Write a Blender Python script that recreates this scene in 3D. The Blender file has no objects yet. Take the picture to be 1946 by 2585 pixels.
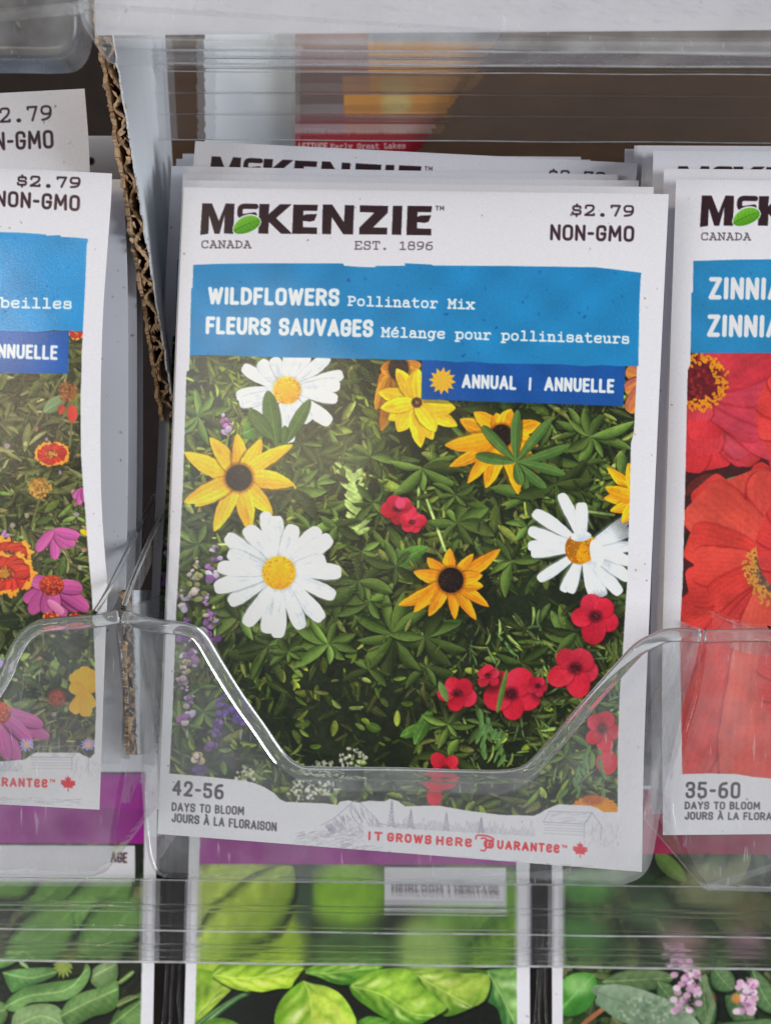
import bpy, bmesh, math, random
import numpy as np
from mathutils import Vector, Matrix

# ------------------------------------------------------------------ camera, world, lamps, exposure
SC = bpy.context.scene
COL = SC.collection
F = 2600.0                      # focal length in photo pixels (photo 1946 x 2585)
CU, CV = 973.0, 1292.5
TILT = math.radians(28)         # the camera looks down on packets that lean back
BASE = np.array([0.0, 0.0, 1.20])
RX = np.array([[1, 0, 0],
               [0, math.cos(TILT), math.sin(TILT)],
               [0, -math.sin(TILT), math.cos(TILT)]])

def rig(p):
    """from the camera's frame (x right, y ahead, z up) to the world"""
    return np.asarray(p, float) @ RX.T + BASE

def P(u, v, d):
    u = np.asarray(u, float); v = np.asarray(v, float); d = np.asarray(d, float)
    return rig(np.stack(np.broadcast_arrays((u - CU) / F * d, d, -(v - CV) / F * d), -1))

cam_d = bpy.data.cameras.new('camera'); cam = bpy.data.objects.new('camera', cam_d); COL.objects.link(cam)
cam.location = BASE; cam.rotation_euler = (math.pi / 2 - TILT, 0, 0)
cam_d.sensor_fit = 'HORIZONTAL'; cam_d.sensor_width = 36; cam_d.lens = 36 * F / 1946
cam_d.clip_start = 0.005; cam_d.clip_end = 50
cam_d.dof.use_dof = True; cam_d.dof.focus_distance = 0.176; cam_d.dof.aperture_fstop = 42
SC.camera = cam

W = bpy.data.worlds.new('World'); SC.world = W; W.use_nodes = True
bg = W.node_tree.nodes['Background']
bg.inputs[0].default_value = (0.80, 0.88, 1.0, 1); bg.inputs[1].default_value = 0.13

def lamp(name, pos, target, size, size_y, power, colour):
    l = bpy.data.lights.new(name, 'AREA'); l.shape = 'RECTANGLE'; l.size = size; l.size_y = size_y
    l.energy = power; l.color = colour
    o = bpy.data.objects.new(name, l); COL.objects.link(o)
    a = Vector(rig(pos)); b = Vector(rig(target))
    o.location = a; o.rotation_euler = (b - a).to_track_quat('-Z', 'Y').to_euler()
    return o

AIM = (0, 0.18, -0.01)
lamp('shop_window', (-0.64, -0.40, 0.12), AIM, 0.42, 0.5, 3.2, (0.98, 0.985, 1.0))
lamp('divider_fill_lamp', (0.66, -0.17, 0.02), (-0.04, 0.19, 0.06), 0.3, 0.3, 4.4, (0.93, 0.97, 1.0))  # fill lamp added at the right to brighten the divider's white side
lamp('shop_spot_lamp', (-0.259, -0.474, 0.1165), (-0.025, 0.176, 0.022), 0.06, 0.06, 0.75, (1.0, 0.86, 0.6))
lamp('rim_streak_lamp', (-0.43, -0.087, -0.42), (-0.026, 0.163, -0.03), 0.18, 0.18, 1.2, (0.95, 0.97, 1.0))  # lamp added low at the left, mirrored as a streak along the rim

SC.view_settings.view_transform = 'Standard'; SC.view_settings.look = 'None'
SC.view_settings.exposure = 0; SC.view_settings.gamma = 1; SC.view_settings.use_curve_mapping = False
SC.render.engine = 'CYCLES'
SC.cycles.use_denoising = True
SC.cycles.max_bounces = 14; SC.cycles.transmission_bounces = 12; SC.cycles.transparent_max_bounces = 24
SC.cycles.diffuse_bounces = 4; SC.cycles.glossy_bounces = 4; SC.cycles.sample_clamp_indirect = 4

rng = np.random.default_rng(7)
random.seed(5)

# ------------------------------------------------------------------ materials
def mat(name):
    m = bpy.data.materials.new(name); m.use_nodes = True
    nt = m.node_tree; nt.nodes.clear()
    out = nt.nodes.new('ShaderNodeOutputMaterial')
    return m, nt, out

def lin(c):
    c = np.asarray(c, float) / 255.0
    return np.where(c <= 0.04045, c / 12.92, ((c + 0.055) / 1.055) ** 2.4)

GAIN = 1.27                      # printed paper white (208 in the photo) is an albedo of 0.8

def N(nt, t, **kw):
    n = nt.nodes.new(t)
    for k, v in kw.items(): setattr(n, k, v)
    return n

def print_mat(name, rough=0.42, bump=0.12, scale=2600.0, spec=0.45, coat=0.0):
    m, nt, out = mat(name)
    b = N(nt, 'ShaderNodeBsdfPrincipled'); at = N(nt, 'ShaderNodeAttribute', attribute_name='Col')
    tc = N(nt, 'ShaderNodeTexCoord'); nz = N(nt, 'ShaderNodeTexNoise'); bp = N(nt, 'ShaderNodeBump')
    nz.inputs['Scale'].default_value = scale; nz.inputs['Detail'].default_value = 3
    nt.links.new(tc.outputs['Object'], nz.inputs['Vector'])
    nt.links.new(nz.outputs[0], bp.inputs['Height'])
    bp.inputs['Strength'].default_value = bump; bp.inputs['Distance'].default_value = 0.0002
    nt.links.new(at.outputs['Color'], b.inputs['Base Color'])
    nt.links.new(bp.outputs[0], b.inputs['Normal'])
    b.inputs['Roughness'].default_value = rough; b.inputs['Specular IOR Level'].default_value = spec
    if coat:
        b.inputs['Coat Weight'].default_value = coat; b.inputs['Coat Roughness'].default_value = 0.17
        nt.links.new(bp.outputs[0], b.inputs['Coat Normal'])
    nt.links.new(b.outputs[0], out.inputs[0])
    return m

def plain_mat(name, rgb, rough=0.7, var=0.12, scale=400.0, bump=0.3, stretch=(1, 1, 1), spec=0.3):
    m, nt, out = mat(name)
    b = N(nt, 'ShaderNodeBsdfPrincipled'); tc = N(nt, 'ShaderNodeTexCoord'); mp = N(nt, 'ShaderNodeMapping')
    nz = N(nt, 'ShaderNodeTexNoise'); bp = N(nt, 'ShaderNodeBump'); rp = N(nt, 'ShaderNodeValToRGB')
    mp.inputs['Scale'].default_value = stretch
    nz.inputs['Scale'].default_value = scale; nz.inputs['Detail'].default_value = 5
    nt.links.new(tc.outputs['Object'], mp.inputs[0]); nt.links.new(mp.outputs[0], nz.inputs['Vector'])
    c = lin(rgb)
    rp.color_ramp.elements[0].position = 0.3; rp.color_ramp.elements[1].position = 0.7
    rp.color_ramp.elements[0].color = (*np.clip(c * (1 - var), 0, 1), 1)
    rp.color_ramp.elements[1].color = (*np.clip(c * (1 + var), 0, 1), 1)
    nt.links.new(nz.outputs[0], rp.inputs[0]); nt.links.new(rp.outputs[0], b.inputs['Base Color'])
    nt.links.new(nz.outputs[0], bp.inputs['Height'])
    bp.inputs['Strength'].default_value = bump; bp.inputs['Distance'].default_value = 0.0003
    nt.links.new(bp.outputs[0], b.inputs['Normal'])
    b.inputs['Roughness'].default_value = rough; b.inputs['Specular IOR Level'].default_value = spec
    nt.links.new(b.outputs[0], out.inputs[0])
    return m

def sheet_plastic(name, haze=0.06, tint=(0.97, 0.98, 0.98), rough=0.06, gloss=1.0, wave=90.0, bump=0.25, scratch=0.22):
    """thin clear vacuum-formed sheet: lets light straight through, mirrors by Fresnel, a little scuffed"""
    m, nt, out = mat(name)
    tr = N(nt, 'ShaderNodeBsdfTransparent'); tr.inputs[0].default_value = (*tint, 1)
    gl = N(nt, 'ShaderNodeBsdfGlossy'); gl.inputs['Roughness'].default_value = rough
    gl.inputs['Color'].default_value = (1, 1, 1, 1)
    df = N(nt, 'ShaderNodeBsdfDiffuse'); df.inputs['Color'].default_value = (0.8, 0.8, 0.82, 1)
    fr = N(nt, 'ShaderNodeFresnel'); fr.inputs['IOR'].default_value = 1.5
    tc = N(nt, 'ShaderNodeTexCoord'); nz = N(nt, 'ShaderNodeTexNoise'); bp = N(nt, 'ShaderNodeBump')
    nz.inputs['Scale'].default_value = wave; nz.inputs['Detail'].default_value = 4
    bp.inputs['Strength'].default_value = bump; bp.inputs['Distance'].default_value = 0.001
    nt.links.new(tc.outputs['Object'], nz.inputs['Vector']); nt.links.new(nz.outputs[0], bp.inputs['Height'])
    for s in (gl, fr): nt.links.new(bp.outputs[0], s.inputs['Normal'])
    mu = N(nt, 'ShaderNodeMath', operation='MULTIPLY'); mu.inputs[1].default_value = 1.8 * gloss
    mc = N(nt, 'ShaderNodeMath', operation='MINIMUM'); mc.inputs[1].default_value = 0.4 * gloss; nt.links.new(mu.outputs[0], mc.inputs[0])
    nt.links.new(fr.outputs[0], mu.inputs[0])
    m1 = N(nt, 'ShaderNodeMixShader'); m2 = N(nt, 'ShaderNodeMixShader')
    # scuffs: the haze varies over the sheet
    n2 = N(nt, 'ShaderNodeTexNoise'); n2.inputs['Scale'].default_value = 160; n2.inputs['Detail'].default_value = 6
    nt.links.new(tc.outputs['Object'], n2.inputs['Vector'])
    mr = N(nt, 'ShaderNodeMapRange'); mr.inputs[1].default_value = 0.35; mr.inputs[2].default_value = 0.75
    mr.inputs[3].default_value = haze * 0.6; mr.inputs[4].default_value = haze * 1.7
    nt.links.new(n2.outputs[0], mr.inputs[0])
    # fine handling scratches
    mp = N(nt, 'ShaderNodeMapping'); mp.inputs['Scale'].default_value = (1, 1, .06); mp.inputs['Rotation'].default_value = (.3, .5, .2)
    n3 = N(nt, 'ShaderNodeTexNoise'); n3.inputs['Scale'].default_value = 1500; n3.inputs['Detail'].default_value = 2
    nt.links.new(tc.outputs['Object'], mp.inputs[0]); nt.links.new(mp.outputs[0], n3.inputs['Vector'])
    m3 = N(nt, 'ShaderNodeMapRange'); m3.inputs[1].default_value = .66; m3.inputs[2].default_value = .76; m3.inputs[3].default_value = 0; m3.inputs[4].default_value = scratch
    ad = N(nt, 'ShaderNodeMath', operation='ADD'); nt.links.new(n3.outputs[0], m3.inputs[0]); nt.links.new(m3.outputs[0], ad.inputs[0]); nt.links.new(mr.outputs[0], ad.inputs[1]); nt.links.new(ad.outputs[0], m1.inputs[0])
    nt.links.new(tr.outputs[0], m1.inputs[1]); nt.links.new(df.outputs[0], m1.inputs[2])
    nt.links.new(mc.outputs[0], m2.inputs[0]); nt.links.new(m1.outputs[0], m2.inputs[1]); nt.links.new(gl.outputs[0], m2.inputs[2])
    nt.links.new(m2.outputs[0], out.inputs[0])
    return m

def solid_plastic(name, rough=0.04, ior=1.42, tint=(0.97, 0.985, 0.98)):
    m, nt, out = mat(name)
    b = N(nt, 'ShaderNodeBsdfPrincipled')
    b.inputs['Base Color'].default_value = (*tint, 1); b.inputs['Transmission Weight'].default_value = 1
    b.inputs['Roughness'].default_value = rough; b.inputs['IOR'].default_value = ior
    nt.links.new(b.outputs[0], out.inputs[0])
    return m

M_PAPER = print_mat('coated_paper', 0.5, 0.08, 2500, 0.25)
M_PRINT = print_mat('glossy_print', 0.42, 0.22, 3800, 0.24, 0.7)
M_INK = print_mat('printed_ink', 0.45, 0.14, 3800, 0.2, 0.4)

# ------------------------------------------------------------------ things and meshes
def thing(name, label, cat, loc, rot=None, group=None):
    o = bpy.data.objects.new(name, None); COL.objects.link(o)
    m = Matrix.Translation(Vector(loc))
    if rot is not None: m = m @ Matrix(rot).to_4x4()
    o.matrix_world = m
    o.empty_display_size = 0.01
    tag(o, label, cat, group)
    return o

def tag(o, label, cat, group=None, kind=None):
    if label: o['label'] = label
    if cat: o['category'] = cat
    if group: o['group'] = group
    if kind: o['kind'] = kind

def local(o, pts):
    """world points into the frame of a (parentless) thing"""
    mi = np.array(o.matrix_basis.inverted())
    pts = np.asarray(pts, float)
    return pts @ mi[:3, :3].T + mi[:3, 3]

def mesh_np(name, co, quads=None, faces=None, material=None, parent=None, col=None, smooth=True):
    me = bpy.data.meshes.new(name)
    co = np.asarray(co, np.float32)
    if parent is not None: co = local(parent, co).astype(np.float32)
    if quads is not None:
        quads = np.asarray(quads, np.int32)
        me.vertices.add(len(co)); me.vertices.foreach_set('co', co.ravel())
        k = quads.shape[1]
        me.loops.add(quads.size); me.loops.foreach_set('vertex_index', quads.ravel())
        me.polygons.add(len(quads)); me.polygons.foreach_set('loop_start', np.arange(0, quads.size, k, dtype=np.int32))
        me.update(calc_edges=True)
    else:
        me.from_pydata([tuple(c) for c in co], [], [list(f) for f in faces]); me.update()
    me.polygons.foreach_set('use_smooth', np.full(len(me.polygons), smooth))
    if col is not None:
        at = me.color_attributes.new('Col', 'FLOAT_COLOR', 'POINT')
        rgba = np.ones((len(co), 4), np.float32); rgba[:, :3] = col
        at.data.foreach_set('color', rgba.ravel())
    if material: me.materials.append(material)
    o = bpy.data.objects.new(name, me); COL.objects.link(o)
    if parent is not None: o.parent = parent
    return o

def box_faces(nrow, ncol):
    i, j = np.meshgrid(np.arange(nrow - 1), np.arange(ncol - 1), indexing='ij')
    a = (i * ncol + j).ravel()
    return np.stack([a, a + 1, a + ncol + 1, a + ncol], 1)

class MB:
    """collects shapes into ONE mesh"""
    def __init__(s): s.v = []; s.f = []; s.n = 0
    def add(s, co, faces):
        s.v.append(np.asarray(co, float)); s.f += [[i + s.n for i in f] for f in faces]; s.n += len(co)
    def grid(s, co):                       # co: (r, c, 3)
        r, c = co.shape[:2]; s.add(co.reshape(-1, 3), box_faces(r, c).tolist())
    def tube(s, path, rad, n=10, flat=1.0, side=None, closed=True):
        path = np.asarray(path, float); k = len(path)
        T = np.gradient(path, axis=0); T /= np.linalg.norm(T, axis=1)[:, None]
        ref = np.asarray(side if side is not None else rig((0, 1, 0)) - BASE, float)
        A = np.cross(T, ref); A /= np.linalg.norm(A, axis=1)[:, None]
        B = np.cross(A, T)
        th = np.linspace(0, 2 * math.pi, n, endpoint=False)
        r = np.broadcast_to(np.asarray(rad, float), (k,))
        ring = path[:, None] + r[:, None, None] * (np.cos(th)[None, :, None] * A[:, None] + flat * np.sin(th)[None, :, None] * B[:, None])
        f = []
        for i in range(k - 1):
            for j in range(n):
                f.append([i * n + j, i * n + (j + 1) % n, (i + 1) * n + (j + 1) % n, (i + 1) * n + j])
        f.append(list(range(n))[::-1]); f.append([(k - 1) * n + j for j in range(n)])
        s.add(ring.reshape(-1, 3), f)
    def prism(s, front, back):             # two matching rings of points
        n = len(front); co = np.concatenate([front, back])
        f = [list(range(n)), list(range(2 * n - 1, n - 1, -1))]
        f += [[i, i + n, (i + 1) % n + n, (i + 1) % n] for i in range(n)]
        s.add(co, f)
    def build(s, name, material, parent=None, smooth=False):
        o = mesh_np(name, np.concatenate(s.v), faces=s.f, material=material, parent=parent, smooth=smooth)
        bm = bmesh.new(); bm.from_mesh(o.data); bmesh.ops.recalc_face_normals(bm, faces=bm.faces); bm.to_mesh(o.data); bm.free()
        return o

def smooth_path(pts, step=8.0):
    """Catmull-Rom through px points (any dimension), resampled"""
    p = np.asarray(pts, float); q = np.concatenate([[2 * p[0] - p[1]], p, [2 * p[-1] - p[-2]]])
    out = []
    for i in range(len(p) - 1):
        a, b, c, d = q[i:i + 4]
        n = max(2, int(np.linalg.norm((c - b)[:2]) / step))
        t = np.linspace(0, 1, n, endpoint=False)[:, None]
        out.append(0.5 * (2 * b + (c - a) * t + (2 * a - 5 * b + 4 * c - d) * t ** 2 + (3 * b - a - 3 * c + d) * t ** 3))
    return np.concatenate(out + [p[-1:]])
# ------------------------------------------------------------------ the printer: lays printed art into a sheet's colours
def C3(c): return np.asarray(c, np.float32) / 255.0

class Art:
    def __init__(s, u0, v0, u1, v1, sc, base):
        s.u0, s.v0, s.s = u0, v0, sc
        s.W = int((u1 - u0) * sc) + 2; s.H = int((v1 - v0) * sc) + 2
        s.C = np.empty((s.H, s.W, 3), np.float32); s.C[:] = C3(base)
        s.L = np.zeros((s.H, s.W), np.int16)
    def box(s, a, b, c, d):
        i0 = max(0, int((b - s.v0) * s.s) - 1); i1 = min(s.H, int((d - s.v0) * s.s) + 3)
        j0 = max(0, int((a - s.u0) * s.s) - 1); j1 = min(s.W, int((c - s.u0) * s.s) + 3)
        if i0 >= i1 or j0 >= j1: return None
        Y, X = np.meshgrid((np.arange(i0, i1)) / s.s + s.v0, (np.arange(j0, j1)) / s.s + s.u0, indexing='ij')
        return (slice(i0, i1), slice(j0, j1)), X.astype(np.float32), Y.astype(np.float32)
    def put(s, sl, cov, col, lab=None):
        if cov.max() <= 0: return
        cov = cov.astype(np.float32)[..., None]
        s.C[sl] = s.C[sl] * (1 - cov) + cov * col
        if lab is not None: s.L[sl][cov[..., 0] > 0.5] = lab
    def mask(s, pts, X, Y):
        p = np.asarray(pts, float); q = np.roll(p, -1, 0); acc = np.zeros(X.shape, np.float32)
        h = 1.0 / s.s
        for dx, dy in ((-.25, -.375), (.25, -.125), (-.25, .125), (.25, .375), (0, 0)):
            xx = X + dx * h; yy = Y + dy * h; ins = np.zeros(X.shape, bool)
            for (x0, y0), (x1, y1) in zip(p, q):
                if y0 == y1: continue
                c = (y0 > yy) != (y1 > yy)
                ins ^= c & (xx < (x1 - x0) * (yy - y0) / (y1 - y0) + x0)
            acc += ins
        return acc / 5
    def poly(s, pts, col, lab=None, al=1.0, tex=None, out=False):
        p = np.asarray(pts, float)
        b = s.box(p[:, 0].min(), p[:, 1].min(), p[:, 0].max(), p[:, 1].max()) if not out else s.box(-1e5, -1e5, 1e5, 1e5)
        if b is None: return
        sl, X, Y = b
        m = s.mask(p, X, Y)
        if out: m = 1 - m
        c = C3(col)
        if tex is not None: c = np.clip(c + tex(X, Y)[..., None] * c, 0, 1)
        s.put(sl, m * al, c, lab)
    def stroke(s, pts, w, col, lab=None, al=1.0):
        p = np.asarray(pts, float)
        b = s.box(p[:, 0].min() - w, p[:, 1].min() - w, p[:, 0].max() + w, p[:, 1].max() + w)
        if b is None: return
        sl, X, Y = b; D = np.full(X.shape, 1e9, np.float32)
        for (x0, y0), (x1, y1) in zip(p[:-1], p[1:]):
            dx, dy = x1 - x0, y1 - y0; l2 = dx * dx + dy * dy + 1e-9
            t = np.clip(((X - x0) * dx + (Y - y0) * dy) / l2, 0, 1)
            D = np.minimum(D, (X - x0 - t * dx) ** 2 + (Y - y0 - t * dy) ** 2)
        D = np.sqrt(D)
        s.put(sl, np.clip((w / 2 - D) * s.s + .5, 0, 1) * al, C3(col), lab)
    def blob(s, c, rx, ry, col, al=1.0, soft=0.0, ang=0.0, lab=None, col2=None, gx=0, gy=0):
        R = max(rx, ry) * (1 + soft) + 2
        b = s.box(c[0] - R, c[1] - R, c[0] + R, c[1] + R)
        if b is None: return
        sl, X, Y = b; x = X - c[0]; y = Y - c[1]
        if ang: ca, sa = math.cos(ang), math.sin(ang); x, y = x * ca + y * sa, -x * sa + y * ca
        r = np.sqrt((x / rx) ** 2 + (y / ry) ** 2)
        if soft: cov = np.clip((1 + soft - r) / (2 * soft), 0, 1); cov = cov * cov * (3 - 2 * cov)
        else: cov = np.clip((1 - r) * min(rx, ry) * s.s + .5, 0, 1)
        k = C3(col)
        if col2 is not None:
            t = np.clip(.5 + .5 * (gx * x / rx + gy * y / ry + (0 if gx or gy else (2 * r - 1))), 0, 1)[..., None]
            k = k * (1 - t) + C3(col2) * t
        s.put(sl, cov * al, k, lab)
    def leaf(s, p, q, w, c0, c1, bend=0.0, p0=.7, p1=.7, kt=1.0, ka=0.0, streak=0.0, fr=9.0, vein=None, vw=.05, side=0, edge=None, al=1.0, soft=0.0, tipc=None, wv=0.0, wf=40.0, quilt=0.0):
        p = np.asarray(p, float); q = np.asarray(q, float); ax = q - p; L = math.hypot(*ax)
        if L < 1: return
        R = w * .6 + abs(bend) * L + 2
        b = s.box(min(p[0], q[0]) - R, min(p[1], q[1]) - R, max(p[0], q[0]) + R, max(p[1], q[1]) + R)
        if b is None: return
        sl, X, Y = b; e = ax / L
        a = ((X - p[0]) * e[0] + (Y - p[1]) * e[1]) / L
        o = (X - p[0]) * -e[1] + (Y - p[1]) * e[0]
        ac = np.clip(a, 0, 1); o = o - bend * L * 4 * ac * (1 - ac)
        am = p0 / (p0 + p1); mx = am ** p0 * (1 - am) ** p1
        h = w / 2 * (ac ** p0) * ((1 - ac) ** p1) / mx
        if wv: h = h * (1 + wv * np.sin(ac * wf + p[0]) + .6 * wv * np.sin(ac * wf * 2.3 + (o > 0) * 2.1))
        sh = s.s / (1 + soft * s.s)
        cov = np.clip((h - np.abs(o)) * sh + .5 - .5 * (h < .3), 0, 1) * ((a > 0) & (a < 1))
        t = o / (h + .5)
        m = .5 + .5 * (kt * t + ka * (2 * a - 1)) + streak * np.sin(t * fr + 3 * a)
        if side: m = m + .10 * np.sin((a * side - np.abs(t) * .9) * 6.283) * (np.abs(t) < .95)
        if quilt:
            fz = np.mod(ac * max(side, 5) - np.abs(t) * (1.2 - .5 * ac), 1.0)
            m = m - quilt * (np.sin(math.pi * fz) ** .7 - .62) - .25 * quilt * np.sin(np.abs(t) * 5 + a * 23)
        m = np.clip(m, 0, 1)[..., None]
        k = C3(c0) * (1 - m) + C3(c1) * m
        if tipc is not None:
            g = np.clip((a - .6) / .3, 0, 1)[..., None]; k = k * (1 - g) + C3(tipc) * g
        if vein is not None:
            g = np.clip(1.2 - np.abs(o) / (vw * w * (1.2 - ac) + .4), 0, 1)[..., None] * .6; k = k * (1 - g) + C3(vein) * g
        if edge is not None:
            g = np.clip((np.abs(t) - .72) / .2, 0, 1)[..., None] * .75; k = k * (1 - g) + C3(edge) * g
        s.put(sl, cov * al, k)
    def speck(s, box, n, cols, lo, hi, pred=None, al=.8):
        for _ in range(n):
            u = rng.uniform(box[0], box[2]); v = rng.uniform(box[1], box[3])
            if pred is not None and not pred(u, v): continue
            r = rng.uniform(lo, hi); k = rng.integers(4, 7); th = np.sort(rng.uniform(0, 6.28, k))
            rr = r * rng.uniform(.35, 1.0, k)
            sx = rng.uniform(.5, 1.2)
            s.poly(np.stack([u + rr * np.cos(th) * sx, v + rr * np.sin(th)], 1), cols[rng.integers(len(cols))], al=al * rng.uniform(.5, 1))
    def dapple(s, lo, hi, cells, seed=0):
        """uneven light and dark of a printed photograph, several scales of value noise"""
        r = np.random.default_rng(seed); f = np.zeros((s.H, s.W), np.float32); tot = 0
        for cpx, wt in cells:
            n = max(2, int(cpx * s.s)); g = r.random((s.H // n + 3, s.W // n + 3)).astype(np.float32)
            y = np.arange(s.H) / n; x = np.arange(s.W) / n; i = y.astype(int); j = x.astype(int)
            fy = (y - i)[:, None]; fx = (x - j)[None]; fy = fy * fy * (3 - 2 * fy); fx = fx * fx * (3 - 2 * fx)
            f += wt * ((g[i][:, j] * (1 - fx) + g[i][:, j + 1] * fx) * (1 - fy) + (g[i + 1][:, j] * (1 - fx) + g[i + 1][:, j + 1] * fx) * fy); tot += wt
        s.C *= (lo + (hi - lo) * (f / tot))[..., None]; np.clip(s.C, 0, 1, out=s.C)
    def grain(s, amt):
        s.C += (rng.standard_normal((s.H, s.W, 1)) * amt).astype(np.float32)
        np.clip(s.C, 0, 1, out=s.C)
    def sample(s, U, V):
        x = np.clip((U - s.u0) * s.s, 0, s.W - 1.001); y = np.clip((V - s.v0) * s.s, 0, s.H - 1.001)
        i = y.astype(int); j = x.astype(int); fy = (y - i)[..., None]; fx = (x - j)[..., None]
        c = s.C
        return (c[i, j] * (1 - fx) + c[i, j + 1] * fx) * (1 - fy) + (c[i + 1, j] * (1 - fx) + c[i + 1, j + 1] * fx) * fy
    def labels(s, U, V):
        j = np.clip(((U - s.u0) * s.s + .5).astype(int), 0, s.W - 1); i = np.clip(((V - s.v0) * s.s + .5).astype(int), 0, s.H - 1)
        return s.L[i, j]

# ------------------------------------------------------------------ lettering: strokes (0 sharp, 1 rounded open, 2 rounded closed)
SANS = {
 'A': (.62, [(0, [(0, 0), (.5, 1), (1, 0)]), (0, [(.2, .3), (.8, .3)])]),
 'B': (.5, [(0, [(0, 0), (0, 1)]), (1, [(0, 1), (.92, 1), (.92, .54), (0, .54)]), (1, [(0, .54), (1, .54), (1, 0), (0, 0)])]),
 'C': (.5, [(1, [(1, .72), (1, 1), (0, 1), (0, 0), (1, 0), (1, .28)])]),
 'D': (.52, [(0, [(0, 0), (0, 1)]), (1, [(0, 1), (1, 1), (1, 0), (0, 0)])]),
 'E': (.42, [(0, [(1, 1), (0, 1), (0, 0), (1, 0)]), (0, [(0, .52), (.85, .52)])]),
 'F': (.42, [(0, [(1, 1), (0, 1), (0, 0)]), (0, [(0, .5), (.85, .5)])]),
 'G': (.52, [(1, [(1, .74), (1, 1), (0, 1), (0, 0), (1, 0), (1, .46)]), (0, [(1, .46), (.55, .46)])]),
 'H': (.52, [(0, [(0, 0), (0, 1)]), (0, [(1, 0), (1, 1)]), (0, [(0, .5), (1, .5)])]),
 'I': (.03, [(0, [(.5, 0), (.5, 1)])]),
 'J': (.4, [(1, [(1, 1), (1, 0), (0, 0), (0, .25)])]),
 'L': (.4, [(0, [(0, 1), (0, 0), (1, 0)])]),
 'M': (.72, [(0, [(0, 0), (.06, 1), (.5, .3), (.94, 1), (1, 0)])]),
 'N': (.52, [(0, [(0, 0), (0, 1), (1, 0), (1, 1)])]),
 'O': (.54, [(2, [(0, 0), (0, 1), (1, 1), (1, 0)])]),
 'R': (.52, [(0, [(0, 0), (0, 1)]), (1, [(0, 1), (1, 1), (1, .47), (0, .47)]), (0, [(.5, .47), (1, 0)])]),
 'S': (.5, [(1, [(1, .76), (1, 1), (0, 1), (0, .52), (1, .5), (1, 0), (0, 0), (0, .24)])]),
 'T': (.5, [(0, [(0, 1), (1, 1)]), (0, [(.5, 1), (.5, 0)])]),
 'U': (.52, [(1, [(0, 1), (0, 0), (1, 0), (1, 1)])]),
 'V': (.56, [(0, [(0, 1), (.5, 0), (1, 1)])]),
 'W': (.8, [(0, [(0, 1), (.25, 0), (.5, .9), (.75, 0), (1, 1)])]),
 'Y': (.56, [(0, [(0, 1), (.5, .48), (1, 1)]), (0, [(.5, .48), (.5, 0)])]),
 'Z': (.5, [(0, [(0, 1), (1, 1), (0, 0), (1, 0)])]),
 '0': (.5, [(2, [(0, 0), (0, 1), (1, 1), (1, 0)])]),
 '2': (.48, [(1, [(0, .72), (0, 1), (1, 1), (1, .55), (0, 0)]), (0, [(0, 0), (1, 0)])]),
 '3': (.48, [(1, [(0, .78), (0, 1), (1, 1), (1, .53), (.35, .53)]), (1, [(.35, .53), (1, .53), (1, 0), (0, 0), (0, .24)])]),
 '4': (.52, [(0, [(.75, 0), (.75, 1), (0, .3), (1, .3)])]),
 '5': (.48, [(0, [(.95, 1), (.05, 1), (.02, .58)]), (1, [(.02, .58), (1, .66), (1, 0), (0, 0), (0, .2)])]),
 '6': (.5, [(1, [(.9, 1), (0, .95), (0, .3)]), (2, [(0, 0), (0, .58), (1, .58), (1, 0)])]),
 '-': (.26, [(0, [(0, .46), (1, .46)])]), '|': (.03, [(0, [(.5, 0), (.5, 1)])]), ' ': (.18, []),
 'e': (.46, [(1, [(.05, .46), (1, .5), (1, .95), (0, .95), (0, 0), (.95, 0), (1, .15)])]),
 'À': (.62, [(0, [(0, 0), (.5, 1), (1, 0)]), (0, [(.2, .3), (.8, .3)]), (0, [(.3, 1.28), (.55, 1.14)])]),
}
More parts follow.
